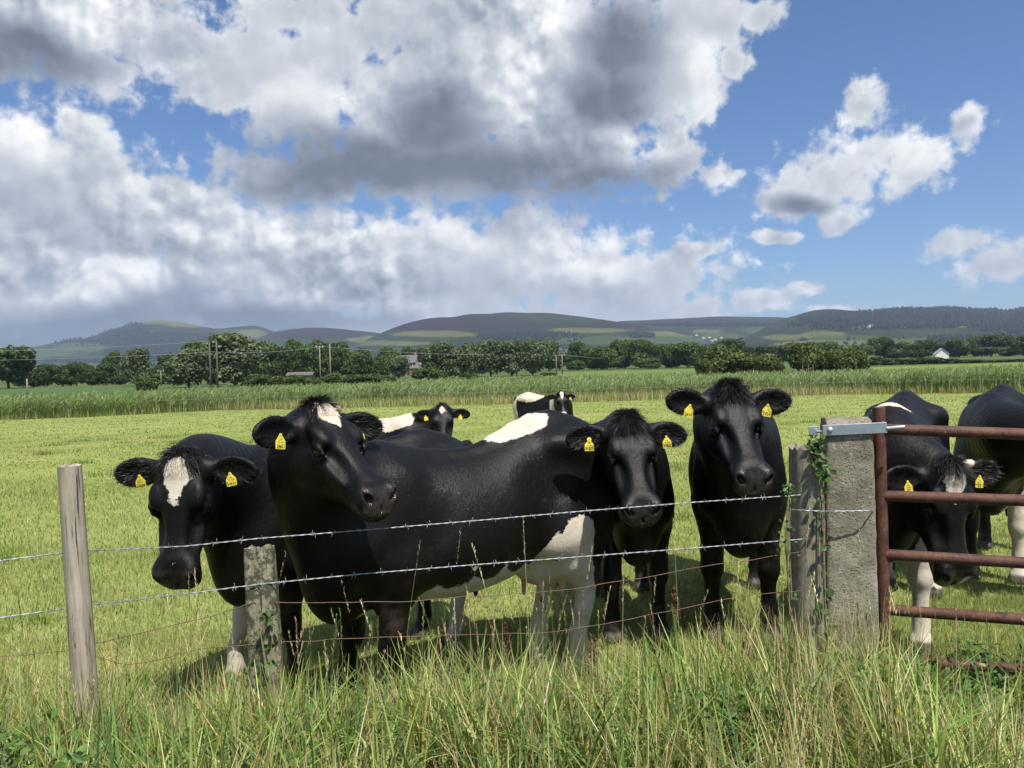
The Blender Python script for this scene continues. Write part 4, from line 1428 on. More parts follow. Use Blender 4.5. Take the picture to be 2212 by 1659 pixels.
GRASSM = leaf_material('grass_blade', 0.40)
LEAFM = leaf_material('leaf', 0.35, 0.45, 0.35)
CROWNM = leaf_material('tree_foliage', 0.25, 0.6, 0.15)


def blades(root, h, yaw, lean, curl, wid, colr, lv=4, tip=0.12, tw=None):
    n = len(root)
    q = np.linspace(0, 1, lv)
    dirx, diry = np.cos(yaw), np.sin(yaw)
    tw = np.zeros(n) if tw is None else tw
    sx, sy = np.cos(yaw + np.pi / 2 + tw), np.sin(yaw + np.pi / 2 + tw)
    V = np.zeros((n, lv, 2, 3), dtype=np.float32)
    for i, t_ in enumerate(q):
        ang = lean + curl * t_                      # angle from the vertical grows along the blade
        # integrate roughly
        am = lean + curl * t_ * 0.5
        out = h * t_ * np.sin(am); upw = h * t_ * np.cos(am)
        w = wid * 0.5 * (1 - (1 - tip) * t_**1.6) * (0.65 + 0.35 * min(1, t_ * 4))
        cx = root[:, 0] + dirx * out; cy = root[:, 1] + diry * out; cz = root[:, 2] + upw
        V[:, i, 0] = np.stack([cx + sx * w, cy + sy * w, cz], 1)
        V[:, i, 1] = np.stack([cx - sx * w, cy - sy * w, cz], 1)
    b = np.arange(n)[:, None] * lv * 2
    fs = np.concatenate([b + np.array((i * 2, i * 2 + 1, i * 2 + 3, i * 2 + 2)) for i in range(lv - 1)])
    C = np.repeat(colr.astype(np.float32), lv * 2, axis=0)
    return V.reshape(-1, 3), fs, C


def tinted(name, parts, m, smooth=True):
    vs, fs, cs = [], [], []
    o = 0
    for V, f_, C in parts:
        vs.append(V); fs.append(f_ + o); cs.append(C); o += len(V)
    V = np.concatenate(vs); C = np.concatenate(cs)
    me = fast_mesh(name, V, fs, smooth)
    at = me.color_attributes.new('tint', 'FLOAT_COLOR', 'POINT')
    at.data.foreach_set('color', np.concatenate([C, np.ones((len(C), 1))], 1).astype(np.float32).ravel())
    return link(name, me, m)


def pal(n, cols, wts, var=0.18, g=rng):
    cols = np.array(cols); wts = np.array(wts, float); wts /= wts.sum()
    i = g.choice(len(cols), n, p=wts)
    c = cols[i] * (1 + g.normal(0, var, (n, 1))).clip(0.5, 1.7)
    return np.clip(c * (1 + g.normal(0, 0.06, (n, 3))), 0.004, 0.9)


def vnoise(x, y, sc_, seed):
    """smooth value noise, 0..1"""
    g = np.random.default_rng(seed).random((64, 64))
    u, v = np.asarray(x) / sc_ + 1000.3, np.asarray(y) / sc_ + 1000.7
    i, j = np.floor(u).astype(int), np.floor(v).astype(int)
    a, b = u - i, v - j
    a, b = a * a * (3 - 2 * a), b * b * (3 - 2 * b)
    return (g[i % 64, j % 64] * (1 - a) + g[(i + 1) % 64, j % 64] * a) * (1 - b) + (g[i % 64, (j + 1) % 64] * (1 - a) + g[(i + 1) % 64, (j + 1) % 64] * a) * b


GREEN = [(0.19, 0.275, 0.060), (0.275, 0.36, 0.09), (0.37, 0.43, 0.14), (0.12, 0.20, 0.045)]
STRAW = [(0.60, 0.51, 0.27), (0.50, 0.39, 0.19), (0.70, 0.63, 0.38), (0.38, 0.25, 0.12)]


def verge():
    """the long grass along the roadside, up to and just past the fence"""
    g = np.random.default_rng(11)

    def spots(n, u0, u1, pw=1.0):
        """u is the distance measured across the verge, which runs along the fence"""
        u = u0 + (u1 - u0) * g.random(n)**pw
        x = (g.random(n) * 2 - 1) * (u * 0.80 + 0.7)
        y = u + 0.2 * x
        return x, y
    parts = []
    n = 46000
    x, y = spots(n, 1.75, 3.78)
    cl = vnoise(x, y, 0.20, 3); dry = vnoise(x, y, 0.40, 5)
    keep = g.random(n) < 0.10 + 1.15 * cl**1.5
    gatez = np.clip((x - 1.62) / 0.25, 0, 1)                     # thinner and shorter in front of the gate
    keep &= g.random(n) < 1 - 0.45 * gatez
    x, y, cl, dry, gatez = x[keep], y[keep], cl[keep], dry[keep], gatez[keep]
    n = len(x)
    u = y - 0.2 * x
    h = g.uniform(0.18, 0.47, n) * (0.70 + 0.6 * cl) * (1 - 0.68 * gatez) * (1 - 0.30 * smoothstep(u, 3.35, 3.72))
    # lighter straw stems in patches
    isd = g.random(n) < 0.20 + 0.55 * smoothstep(dry, 0.40, 0.75)
    colr = np.where(isd[:, None], pal(n, STRAW, (3, 3, 2, 2), 0.25, g=g), pal(n, GREEN, (4, 4, 4, 3), 0.25, g=g))
    root = np.stack([x, y, gz(x, y) - 0.01], 1)
    lean = np.abs(g.normal(0.12, 0.34, n)); curl = np.where(isd, g.normal(0.25, 0.45, n), g.normal(0.9, 0.65, n))
    wid = np.where(isd, g.uniform(0.0028, 0.006, n), g.uniform(0.006, 0.0145, n))
    parts.append(blades(root, h, g.uniform(0, 6.28, n), lean, curl, wid, colr, 5, tw=g.normal(0, 0.4, n)))
    # low thatch
    n = 20000
    x, y = spots(n, 1.75, 3.9)
    root = np.stack([x, y, gz(x, y)], 1)
    colr = np.where((g.random(n) < 0.38)[:, None], pal(n, STRAW, (2, 3, 0.5, 3), g=g), pal(n, GREEN, (3, 2, 0.5, 4), g=g)) * 0.8
    parts.append(blades(root, g.uniform(0.08, 0.24, n), g.uniform(0, 6.28, n), np.abs(g.normal(0.5, 0.45, n)), g.normal(0.6, 0.6, n), g.uniform(0.002, 0.006, n), colr, 4, tw=g.normal(0, 0.5, n)))
    # rough long grass spreading into the pasture on the left
    n = 13000
    px_ = g.uniform(-200, 620, n); d_ = g.uniform(3.2, 4.35, n)
    x = (px_ - 1106) / F * d_; y = d_
    keep = g.random(n) < (0.15 + 0.9 * vnoise(x, y, 0.25, 13)) * np.interp(px_, [300, 620], [1, 0.4])
    x, y = x[keep], y[keep]; n = len(x)
    isd = g.random(n) < 0.45
    colr = np.where(isd[:, None], pal(n, STRAW, (3, 3, 2, 1), 0.25, g=g), pal(n, GREEN, (3, 4, 4, 1), 0.2, g=g))
    parts.append(blades(np.stack([x, y, gz(x, y)], 1), g.uniform(0.10, 0.36, n) * np.interp(y, [3.2, 4.35], [1.1, 0.55]), g.uniform(0, 6.28, n), np.abs(g.normal(0.2, 0.35, n)), g.normal(0.6, 0.6, n), np.where(isd, 0.003, 0.006) * g.uniform(0.7, 1.3, n), colr, 5, tw=g.normal(0, 0.4, n)))
    # tufts left standing round the posts
    for (pxc, dc, sx_, n, h0, h1, dryp, wd) in ((170, 3.02, 0.075, 420, 0.28, 0.62, 0.25, 0.009), (60, 3.0, 0.16, 420, 0.22, 0.5, 0.5, 0.006), (565, 3.18, 0.10, 420, 0.22, 0.5, 0.35, 0.007), (400, 3.15, 0.20, 500, 0.18, 0.42, 0.5, 0.006), (1760, 3.56, 0.16, 520, 0.25, 0.6, 0.7, 0.004), (1880, 3.62, 0.10, 260, 0.2, 0.5, 0.4, 0.006)):
        c = P(pxc, 1400, dc)
        x = c.x + g.normal(0, sx_, n); y = dc + g.normal(0, 0.05, n)
        isd = g.random(n) < dryp
        colr = np.where(isd[:, None], pal(n, STRAW, (3, 3, 2, 1), 0.25, g=g), pal(n, GREEN, (3, 4, 3, 2), 0.2, g=g))
        parts.append(blades(np.stack([x, y, gz(x, y)], 1), g.uniform(h0, h1, n), g.uniform(0, 6.28, n), np.abs(g.normal(0.12, 0.18, n)), np.where(isd, 0.25, 0.65) * g.uniform(0.2, 1.6, n), np.where(isd, 0.004, wd) * g.uniform(0.7, 1.3, n), colr, 6, tw=g.normal(0, 0.4, n)))
    # broad bright leaves here and there
    n = 1500
    x, y = spots(n, 2.2, 3.5)
    keep = vnoise(x, y, 0.35, 9) > 0.42
    x, y = x[keep], y[keep]; n = len(x)
    root = np.stack([x, y, gz(x, y)], 1)
    colr = pal(n, [(0.12, 0.20, 0.05), (0.09, 0.17, 0.055), (0.20, 0.25, 0.06), (0.34, 0.30, 0.07)], (4, 4, 3, 1), g=g)
    parts.append(blades(root, g.uniform(0.26, 0.52, n), g.uniform(0, 6.28, n), np.abs(g.normal(0.15, 0.18, n)), g.normal(0.7, 0.5, n), g.uniform(0.009, 0.016, n), colr, 6, tw=g.normal(0, 0.4, n)))
    tag(tinted('verge_grass', parts, GRASSM), kind='stuff')

    # flowering stems with seed heads, standing above the rest
    parts = []
    n = 300
    x, y = spots(n, 2.5, 3.55)
    keep = x < 1.7
    x, y = x[keep], y[keep]; n = len(x)
    h = g.uniform(0.40, 0.72, n)
    tall = g.random(n) < 0.08
    h = np.where(tall, g.uniform(0.80, 1.02, n), h)
    yaw = g.uniform(0, 6.28, n); lean = np.abs(g.normal(0.06, 0.10, n)); curl = g.normal(0.12, 0.18, n)
    root = np.stack([x, y, gz(x, y)], 1)
    colr = np.where((g.random(n) < 0.72)[:, None], pal(n, [(0.56, 0.48, 0.28), (0.50, 0.40, 0.22)], (1, 1), g=g), pal(n, [(0.22, 0.25, 0.09)], (1,), g=g))
    parts.append(blades(root, h, yaw, lean, curl, np.full(n, 0.0026), colr, 7, tip=0.5))
    # spikelets along the top of each stem
    k = 22
    for j in range(k):
        q = 1 - 0.17 * (j / k) - 0.01
        am = lean + curl * q * 0.5
        px_ = root[:, 0] + np.cos(yaw) * h * q * np.sin(am); py_ = root[:, 1] + np.sin(yaw) * h * q * np.sin(am); pz_ = root[:, 2] + h * q * np.cos(am)
        r2 = np.stack([px_, py_, pz_], 1)
        parts.append(blades(r2, np.full(n, 0.013) * g.uniform(0.7, 1.3, n), g.uniform(0, 6.28, n), np.full(n, 0.45), np.full(n, 0.1), np.full(n, 0.0042), colr * g.uniform(0.85, 1.25, (n, 1)), 3, tip=0.15))
    tag(tinted('seeding_grass', parts, GRASSM), kind='stuff')


verge()


def pasture():
    g = np.random.default_rng(21)
    parts = []
    for (u0, u1, dens, h0, h1, w0, w1, lv) in ((3.45, 5.2, 5200, 0.035, 0.10, 0.0022, 0.0045, 4), (5.2, 8, 2600, 0.035, 0.10, 0.004, 0.007, 3), (8, 14, 800, 0.04, 0.10, 0.007, 0.013, 3), (14, 28, 170, 0.04, 0.11, 0.016, 0.03, 3), (28, 52, 40, 0.05, 0.13, 0.03, 0.06, 3)):
        area = (u1 - u0) * (u1 + u0) * 0.76 + (u1 - u0) * 1.0
        n = int(area * dens)
        d = np.sqrt(u0**2 + (u1**2 - u0**2) * g.random(n))
        x = (g.random(n) * 2 - 1) * (d * 0.76 + 0.5)
        y = d + 0.2 * x * np.clip((6 - d) / 3, 0, 1)
        pt = vnoise(x, y, 0.9, 31) * 0.6 + vnoise(x, y, 0.23, 33) * 0.4
        h = g.uniform(h0, h1, n) * (0.55 + 0.95 * pt) * (1 if u0 < 5 else 0.72 if u0 < 14 else 0.42)
        dry = vnoise(x, y, 1.7, 35) * 0.6 + vnoise(x, y, 0.4, 36) * 0.4
        isd = g.random(n) < (0.05 + 0.42 * smoothstep(dry, 0.45, 0.72)) * (1 if u0 < 5 else 0.6 if u0 < 8 else 0.3)
        colr = np.where(isd[:, None], pal(n, [(0.52, 0.46, 0.21), (0.42, 0.34, 0.15), (0.6, 0.55, 0.3)], (3, 1, 1), g=g), pal(n, [(0.235, 0.280, 0.082), (0.29, 0.325, 0.11), (0.18, 0.235, 0.062)], (3, 3, 2), 0.10, g=g))
        colr = colr * (0.70 + 0.62 * (vnoise(x, y, 4.5, 38) * 0.5 + vnoise(x, y, 1.3, 39) * 0.5))[:, None]
        lie = np.where(isd, 0.9, 0.35)
        root = np.stack([x, y, gz(x, y) - 0.004], 1)
        parts.append(blades(root, h * np.where(isd, 1.3, 1.0), g.uniform(0, 6.28, n), np.abs(g.normal(lie, 0.35, n)), g.normal(0.5, 0.5, n), g.uniform(w0, w1, n), colr, lv))
    # rank clumps the cows leave, and trampled dry patches
    k = 150
    cy = np.sqrt(g.uniform(3.9**2, 26**2, k)); cx = (g.random(k) * 2 - 1) * (cy * 0.74 + 0.4)
    i = g.integers(0, k, 15000)
    rad = g.uniform(0.08, 0.30, k) * (1 + cy * 0.03)
    a_, r_ = g.uniform(0, 6.28, len(i)), np.sqrt(g.random(len(i)))
    x = cx[i] + np.cos(a_) * r_ * rad[i] * 1.5; y = cy[i] + np.sin(a_) * r_ * rad[i]
    dead = (g.random(k) < 0.35)[i]
    n = len(x)
    colr = np.where(dead[:, None], pal(n, [(0.40, 0.30, 0.14), (0.26, 0.18, 0.09), (0.5, 0.42, 0.22)], (2, 2, 1), g=g), pal(n, [(0.13, 0.21, 0.035), (0.17, 0.26, 0.05)], (1, 1), g=g))
    parts.append(blades(np.stack([x, y, gz(x, y)], 1), g.uniform(0.05, 0.16, n) * np.where(dead, 0.8, 1.0), g.uniform(0, 6.28, n), np.abs(g.normal(np.where(dead, 0.9, 0.3), 0.3, n)), g.normal(0.6, 0.5, n), g.uniform(0.003, 0.006, n) * (1 + y * 0.10), colr, 3))
    tag(tinted('pasture_grass', parts, GRASSM), kind='stuff')


pasture()


def far_limit(px):
    return np.interp(px, [-400, 250, 420, 800, 950, 1800, 1900, 2700], [74, 76, 108, 112, 128, 125, 76, 74])


def edge(px):
    return np.interp(px, [-500, 0, 250, 500, 800, 1100, 1400, 1700, 1900, 2212, 2700], [43, 44.5, 47, 52, 50, 49, 50, 52, 50, 45.5, 43])


def reeds():
    g = np.random.default_rng(41)
    parts = []
    n = 62000
    px = g.uniform(-500, 2700, n)
    e, f_ = edge(px), far_limit(px)
    strip = np.interp(px, [300, 650, 1000, 1750, 1950], [0.3, 3.2, 5.0, 4.5, 0.8])
    d = e + strip + (f_ - e - strip) * g.random(n)**1.6
    x = (px - 1106) / F * d; y = d
    cl = vnoise(x, y, 2.6, 43) * 0.5 + vnoise(x, y, 0.8, 44) * 0.5
    keep = g.random(n) < 0.35 + 0.9 * cl
    x, y, px, cl, d = x[keep], y[keep], px[keep], cl[keep], d[keep]; n = len(x)
    h = g.uniform(1.15, 1.55, n) * (0.72 + 0.5 * cl) * np.interp(px, [-400, 300, 900, 1700, 2212], [0.80, 0.86, 0.95, 0.9, 1.12])
    root = np.stack([x, y, gz(x, y)], 1)
    base = [(0.13, 0.19, 0.06), (0.19, 0.26, 0.09), (0.26, 0.32, 0.14), (0.34, 0.38, 0.18)]
    colr = pal(n, base, (3, 4, 3, 1), 0.16, g=g)
    sw = d / 50
    wind = g.normal(0.35, 0.5, n)
    parts.append(blades(root, h, wind, np.abs(g.normal(0.04, 0.05, n)), g.normal(0.28, 0.14, n), g.uniform(0.022, 0.04, n) * sw, colr, 4, tip=0.3))
    for k in range(3):
        q = g.uniform(0.35, 0.92, n)
        r2 = root + np.stack([np.cos(wind) * h * q * 0.08, np.sin(wind) * h * q * 0.08, h * q], 1)
        parts.append(blades(r2, g.uniform(0.28, 0.52, n), wind + g.normal(0, 1.0, n), g.uniform(0.35, 0.8, n), g.uniform(0.5, 1.3, n), g.uniform(0.03, 0.055, n) * sw, colr * g.uniform(0.85, 1.3, (n, 1)), 3, tip=0.2, tw=g.normal(0, 0.6, n)))
    tag(tinted('reeds', parts, GRASSM), kind='stuff')
    # pale dry grass in front of the reeds, under the far fence
    parts = []
    n = 26000
    px = g.uniform(-300, 2600, n)
    keep = g.random(n) < np.interp(px, [-300, 450, 650, 1750, 1950, 2600], [0.06, 0.12, 1, 1, 0.35, 0.25])
    px = px[keep]; n = len(px)
    st = np.interp(px, [-300, 300, 650, 1000, 1750, 1950, 2600], [0.8, 1.0, 3.6, 5.4, 5.0, 1.8, 1.5])
    d = edge(px) + g.normal(0, 0.25, n) + st * g.random(n)
    x = (px - 1106) / F * d; y = d
    dry = vnoise(x, y, 3.0, 47)
    isd = g.random(n) < 0.25 + 0.5 * dry
    colr = np.where(isd[:, None], pal(n, [(0.42, 0.34, 0.17), (0.34, 0.26, 0.13), (0.48, 0.42, 0.24)], (2, 1, 1), g=g), pal(n, GREEN, (3, 4, 2, 2), g=g))
    parts.append(blades(np.stack([x, y, gz(x, y)], 1), g.uniform(0.3, 0.75, n), g.uniform(0, 6.28, n), np.abs(g.normal(0.1, 0.15, n)), g.normal(0.35, 0.3, n), g.uniform(0.02, 0.045, n), colr, 3))
    tag(tinted('dry_grass', parts, GRASSM), kind='stuff')


reeds()


def field(name, pts, c0, c1, scale, dz):
    """a far field: one sheet just above the ground"""
    m, t, b = mat(name)
    o = t.obj()
    t.l.new(t.ramp(t.noise(o, scale, 6, 0.65), [(0.35, c0), (0.65, c1)]), b.inputs['Base Color'])
    b.inputs['Roughness'].default_value = 0.9
    b.inputs['Specular IOR Level'].default_value = 0.05
    vs = []
    rows = 8
    (a0, d0), (a1, d1), (a2, d2), (a3, d3) = pts          # near left, near right, far right, far left as px, distance
    for i in range(rows + 1):
        q = i / rows
        for j in range(rows + 1):
            s_ = j / rows
            l = np.array(((a0 - 1106) / F * d0, d0)) * (1 - q) + np.array(((a3 - 1106) / F * d3, d3)) * q
            r = np.array(((a1 - 1106) / F * d1, d1)) * (1 - q) + np.array(((a2 - 1106) / F * d2, d2)) * q
            p = l * (1 - s_) + r * s_
            vs.append((p[0], p[1], float(gz(p[0], p[1])) + dz))
    n = rows + 1
    fs = [(i * n + j, i * n + j + 1, (i + 1) * n + j + 1, (i + 1) * n + j) for i in range(rows) for j in range(rows)]
    me = bpy.data.meshes.new(name); me.from_pydata(vs, [], fs); me.update()
    o = link(name, me, m)
    tag(o, kind='structure')


field('field', [(1840, 72), (2900, 72), (2700, 215), (1870, 190)], (0.13, 0.185, 0.035), (0.18, 0.22, 0.05), 0.12, 0.10)
field('field', [(-900, 96), (480, 108), (430, 225), (-700, 225)], (0.055, 0.10, 0.035), (0.085, 0.13, 0.045), 0.6, 0.10)
field('field', [(-900, 72), (330, 76), (470, 104), (-900, 92)], (0.14, 0.16, 0.05), (0.19, 0.19, 0.07), 0.3, 0.12)
field('field', [(1180, 140), (1620, 140), (1600, 250), (1180, 250)], (0.10, 0.15, 0.04), (0.14, 0.18, 0.05), 0.1, 0.08)


# ------------------------------------------------------------------ trees
BARK = simple_mat('bark', (0.09, 0.075, 0.055), 0.9, var=0.35, scale=20, bump=0.5)


def crown_mesh(name, seed, lobes, wr, cols, clumps=6500, size=0.038, low=0.04, silver=False):
    """crown of unit height above the ground: leaf clumps spread through lobes"""
    g = np.random.default_rng(seed)
    L = []
    for k in range(lobes):
        z = low + (1 - low) * (0.18 + 0.66 * g.random())
        prof = math.sqrt(max(0.02, 1 - ((z - 0.52) / 0.55)**2))
        a = g.uniform(0, 6.28); rr = wr * prof * math.sqrt(g.random()) * 0.72
        r = g.uniform(0.13, 0.24) * (0.75 + 0.5 * prof) * (0.6 + wr)
        L.append((rr * math.cos(a), rr * math.sin(a), z, r))
    L.append((0, 0, 0.80, 0.17 * (0.6 + wr)))
    L = np.array(L)
    i = g.choice(len(L), clumps, p=(L[:, 3]**2 / (L[:, 3]**2).sum()))
    nrm = g.normal(size=(clumps, 3)); nrm[:, 2] = nrm[:, 2] * 0.9 + 0.15
    nrm /= np.linalg.norm(nrm, axis=1)[:, None]
    rad = L[i, 3] * (0.55 + 0.45 * g.random(clumps)**0.4) * (1 + 0.25 * g.normal(size=clumps) * (g.random(clumps) < 0.25))
    c = L[i, :3] + nrm * rad[:, None] * np.array((1, 1, 0.82))
    ok = c[:, 2] > low * 0.6
    c, nrm, i = c[ok], nrm[ok], i[ok]
    c[:, 2] = np.where(c[:, 2] > 0.9, 0.9 + (c[:, 2] - 0.9) * 0.7, c[:, 2])
    top = c[:, 2].max(); c[:, 2] /= top
    n = len(c)
    tone = g.uniform(0.75, 1.25, len(L))[i]
    colr = pal(n, cols, [1] * len(cols), 0.20, g=g) * tone[:, None]
    # every clump is a little folded leaf spray of five faces
    d = nrm * 0.7 + g.normal(0, 0.55, (n, 3)); d /= np.linalg.norm(d, axis=1)[:, None]
    a = np.cross(d, g.normal(size=(n, 3))); a /= np.linalg.norm(a, axis=1)[:, None]
    b = np.cross(d, a)
    s_ = (size * g.uniform(0.6, 1.4, n))[:, None]
    P0 = c - a * s_ * 0.9
    pts = [P0, c - a * s_ * 0.1 + b * s_ * 0.55 + d * s_ * 0.25, c + a * s_ * 0.9 - d * s_ * 0.2, c - a * s_ * 0.1 - b * s_ * 0.55 + d * s_ * 0.25,
           c + a * s_ * 0.15 + b * s_ * 0.9 - d * s_ * 0.35, c + a * s_ * 0.1 - b * s_ * 0.95 - d * s_ * 0.3]
    V = np.stack(pts, 1).reshape(-1, 3)
    bb = np.arange(n)[:, None] * 6
    fs = np.concatenate([bb + np.array(f_) for f_ in ((0, 1, 2), (0, 2, 3), (1, 4, 2), (3, 2, 5))])
    C = np.repeat(colr, 6, axis=0)
    me = fast_mesh(name, V, fs, False)
    at = me.color_attributes.new('tint', 'FLOAT_COLOR', 'POINT')
    at.data.foreach_set('color', np.concatenate([C, np.ones((len(C), 1))], 1).astype(np.float32).ravel())
    me.materials.append(CROWNM)
    return me


def trunk_mesh(name, seed, r=0.022, top=0.7, wr=0.3):
    g = np.random.default_rng(seed)
    mb = MB()
    mb.tube([(0, 0, -0.02), (0.005, 0.004, 0.12), (0.01, -0.005, 0.35), (0.0, 0.01, top)], [r * 1.35, r, r * 0.8, r * 0.25], 8)
    for k in range(6):
        a = k * 1.05 + g.uniform(-0.3, 0.3); z = g.uniform(0.16, 0.5)
        e = wr * g.uniform(0.45, 0.8)
        mb.tube([(0, 0, z), (math.cos(a) * e * 0.5, math.sin(a) * e * 0.5, z + 0.10), (math.cos(a) * e, math.sin(a) * e, z + 0.25)], [r * 0.5, r * 0.36, r * 0.12], 6)
    me = bpy.data.meshes.new(name); me.from_pydata(mb.v, [], mb.f); me.update()
    me.materials.append(BARK)
    return me


DARK = [(0.060, 0.092, 0.028), (0.078, 0.112, 0.035), (0.046, 0.074, 0.023)]
MID = [(0.085, 0.125, 0.037), (0.105, 0.148, 0.046), (0.066, 0.102, 0.030)]
SILV = [(0.125, 0.158, 0.078), (0.142, 0.175, 0.090), (0.105, 0.138, 0.066)]
OLIV = [(0.092, 0.122, 0.034), (0.125, 0.150, 0.045), (0.065, 0.092, 0.026)]
PROTO = {
    'dark': [(crown_mesh('crown', 100 + k, 22, 0.42 + 0.05 * k, DARK), trunk_mesh('trunk', 100 + k)) for k in range(4)],
    'mid': [(crown_mesh('crown', 120 + k, 24, 0.42 + 0.05 * k, MID), trunk_mesh('trunk', 120 + k)) for k in range(4)],
    'silver': [(crown_mesh('crown', 140 + k, 26, 0.32 + 0.04 * k, SILV, 8500, 0.029, 0.04), trunk_mesh('trunk', 140 + k)) for k in range(4)],
    'bush': [(crown_mesh('crown', 160 + k, 20, 0.52 + 0.06 * k, OLIV, 6000, 0.042, 0.0), trunk_mesh('trunk', 160 + k, 0.012, 0.6)) for k in range(3)],
    'hedge': [(crown_mesh('crown', 180 + k, 20, 0.62 + 0.06 * k, MID, 4500, 0.055, 0.0), trunk_mesh('trunk', 180 + k, 0.012, 0.6)) for k in range(3)],
}
NAT = {'dark': 0.90, 'mid': 0.92, 'silver': 0.74, 'bush': 1.10, 'hedge': 1.3}
TG = np.random.default_rng(77)
GNAME = {'dark': ('broadleaf_tree', 'tree', 'trees of the far treeline'), 'mid': ('broadleaf_tree', 'tree', 'trees of the far treeline'), 'silver': ('willow_tree', 'tree', 'silvery willows'),
         'bush': ('bush', 'bush', 'olive bushes in the reeds'), 'hedge': ('bush', 'bush', 'bushes along the field edges')}


def tree(kind, px, ytop, width, d, label, group=None, zb=None):
    """width in photo pixels; the foot stands on the ground at distance d"""
    top = P(px, ytop, d)
    x, y = top.x, top.y
    z0 = float(gz(x, y)) if zb is None else zb
    h = max(top.z - z0, 0.6)
    wm = width * d / F * (1.22 if kind != 'bush' else 1.05)
    k = int(TG.integers(0, len(PROTO[kind])))
    cm, tm = PROTO[kind][k]
    nm, cat, gr = GNAME[kind]
    r = empty(nm, (x, y, z0), float(TG.uniform(0, 6.28)))
    cw = max(v.co.x for v in cm.vertices) - min(v.co.x for v in cm.vertices) if 'w' not in cm else cm['w']
    cm['w'] = cw
    sx_ = wm / cw * float(TG.uniform(0.94, 1.08))
    r.scale = (sx_, sx_, h)
    tag(r, label, cat, group or gr)
    link('crown', cm if cm.users == 0 else cm, None, r)
    link('trunk', tm, None, r)
    return r


T = 'dark green tree in the long treeline below the hills'
far = 'treeline'
# left part
tree('dark', 15, 748, 92, 210, 'big dark tree at the left edge of the treeline', 'trees of the far treeline')
for px, yt, w_ in ((70, 792, 48), (100, 786, 46), (132, 788, 46), (164, 782, 50), (196, 786, 46), (228, 784, 48), (262, 788, 44), (150, 796, 40), (48, 800, 44), (212, 798, 40)):
    tree('dark', px, yt, w_, 225, 'dark round-topped tree in the low wood left of the silver willows')
tree('dark', 238, 757, 44, 245, 'tall dark tree rising from the low wood, left of the first silver willow', 'trees of the far treeline')
tree('silver', 293, 748, 58, 200, 'slim silver willow standing left of the telegraph poles, by the low wood')
tree('hedge', 314, 812, 44, 140, 'small round bush below the slim silver willow')
tree('dark', 352, 763, 62, 240, 'broad dark tree between the two left willows', 'trees of the far treeline')
for px, yt in ((335, 806), (365, 806), (392, 800)): tree('hedge', px, yt, 36, 215, 'low hedge bush behind the left field')
tree('dark', 424, 736, 56, 200, 'dark tree behind the pair of brown poles', 'trees of the far treeline')
tree('silver', 405, 750, 88, 160, 'wide grey-green willow just left of the brown poles')
tree('silver', 505, 716, 118, 165, 'largest silver willow, right beside the brown poles')
tree('mid', 462, 748, 60, 190, 'green tree seen between the brown poles', 'trees of the far treeline')
for px, yt, w_ in ((568, 738, 66), (606, 752, 56), (640, 731, 62), (672, 744, 60), (700, 733, 60), (728, 738, 56), (762, 758, 54), (792, 752, 54), (824, 766, 44), (586, 768, 60), (650, 772, 56), (715, 770, 56)):
    tree('dark' if (px // 7) % 3 else 'mid', px, yt, w_, 235, 'dark tree of the wood between the poles and the brick house')
for px, yt, w_ in ((560, 806, 50), (600, 812, 46), (640, 808, 44), (675, 815, 40), (720, 806, 50), (760, 808, 46), (800, 806, 44), (836, 810, 40), (540, 812, 40)):
    tree('hedge', px, yt, w_, 150, 'low bush at the back edge of the reeds')
tree('silver', 861, 767, 48, 215, 'small willow hiding the left side of the brick house')
tree('mid', 846, 750, 50, 320, 'green tree behind the brick house', 'trees of the far treeline')
for px, yt, w_ in ((885, 748, 50), (915, 750, 50), (975, 746, 46), (1080, 742, 46), (1036, 744, 46)):
    tree('dark', px, yt, w_, 300, 'dark tree showing between the row of silver willows')
tree('mid', 915, 793, 62, 185, 'dark round bush right of the brick house', 'trees of the far treeline')
WL = 'silver willow in the windswept row behind the reeds'
for i, (px, yt, w_) in enumerate(((946, 736, 80), (982, 752, 56), (1014, 739, 58), (1058, 731, 72), (1104, 735, 54), (1148, 731, 74))):
    tree('silver', px, yt, w_, 205, ('first silver willow of the row right of the brick house', 'lower willow between the first and third of the row', 'narrow silver willow in the middle of the row', 'broad pale willow of the row left of the twin poles', 'pale willow right behind the twin poles', 'last and tallest silver willow of the row, right of the twin poles')[i], 'row of silver willows')
tree('hedge', 945, 800, 40, 180, 'low bush at the foot of the willow row'); tree('hedge', 1010, 806, 40, 180, 'low bush at the foot of the willow row'); tree('hedge', 1185, 804, 36, 190, 'low dark bush beside the last willow')
for px, yt, w_ in ((1184, 737, 50), (1208, 762, 44), (1245, 738, 46), (1272, 746, 46), (1310, 748, 52), (1350, 733, 56), (1383, 732, 50), (1415, 744, 48), (1450, 742, 50), (1484, 738, 50), (1520, 744, 46), (1290, 772, 50), (1335, 770, 50), (1400, 772, 54), (1460, 770, 50), (1240, 778, 44), (1514, 770, 50)):
    tree('dark' if (px // 5) % 2 else 'mid', px, yt, w_, 290 + (px % 7) * 6, T)
for px, yt, w_ in ((1548, 740, 46), (1576, 731, 54), (1612, 748, 48), (1650, 746, 48), (1684, 746, 46), (1716, 740, 46), (1758, 738, 52), (1786, 737, 50), (1822, 748, 46), (1856, 744, 50), (1902, 728, 58), (1940, 738, 50), (1972, 742, 46), (2006, 733, 52), (2040, 740, 46), (2072, 730, 50), (2104, 727, 50), (2140, 722, 54), (2176, 723, 52), (2214, 724, 56), (2260, 726, 60),
                    (1930, 754, 46), (1990, 756, 46), (2060, 752, 46), (2120, 750, 46), (2180, 750, 46), (1640, 768, 50), (1700, 766, 50), (1760, 764, 50), (1585, 764, 50)):
    tree('dark' if (px // 6) % 3 else 'mid', px, yt, w_, 420 + (px % 9) * 6, T)
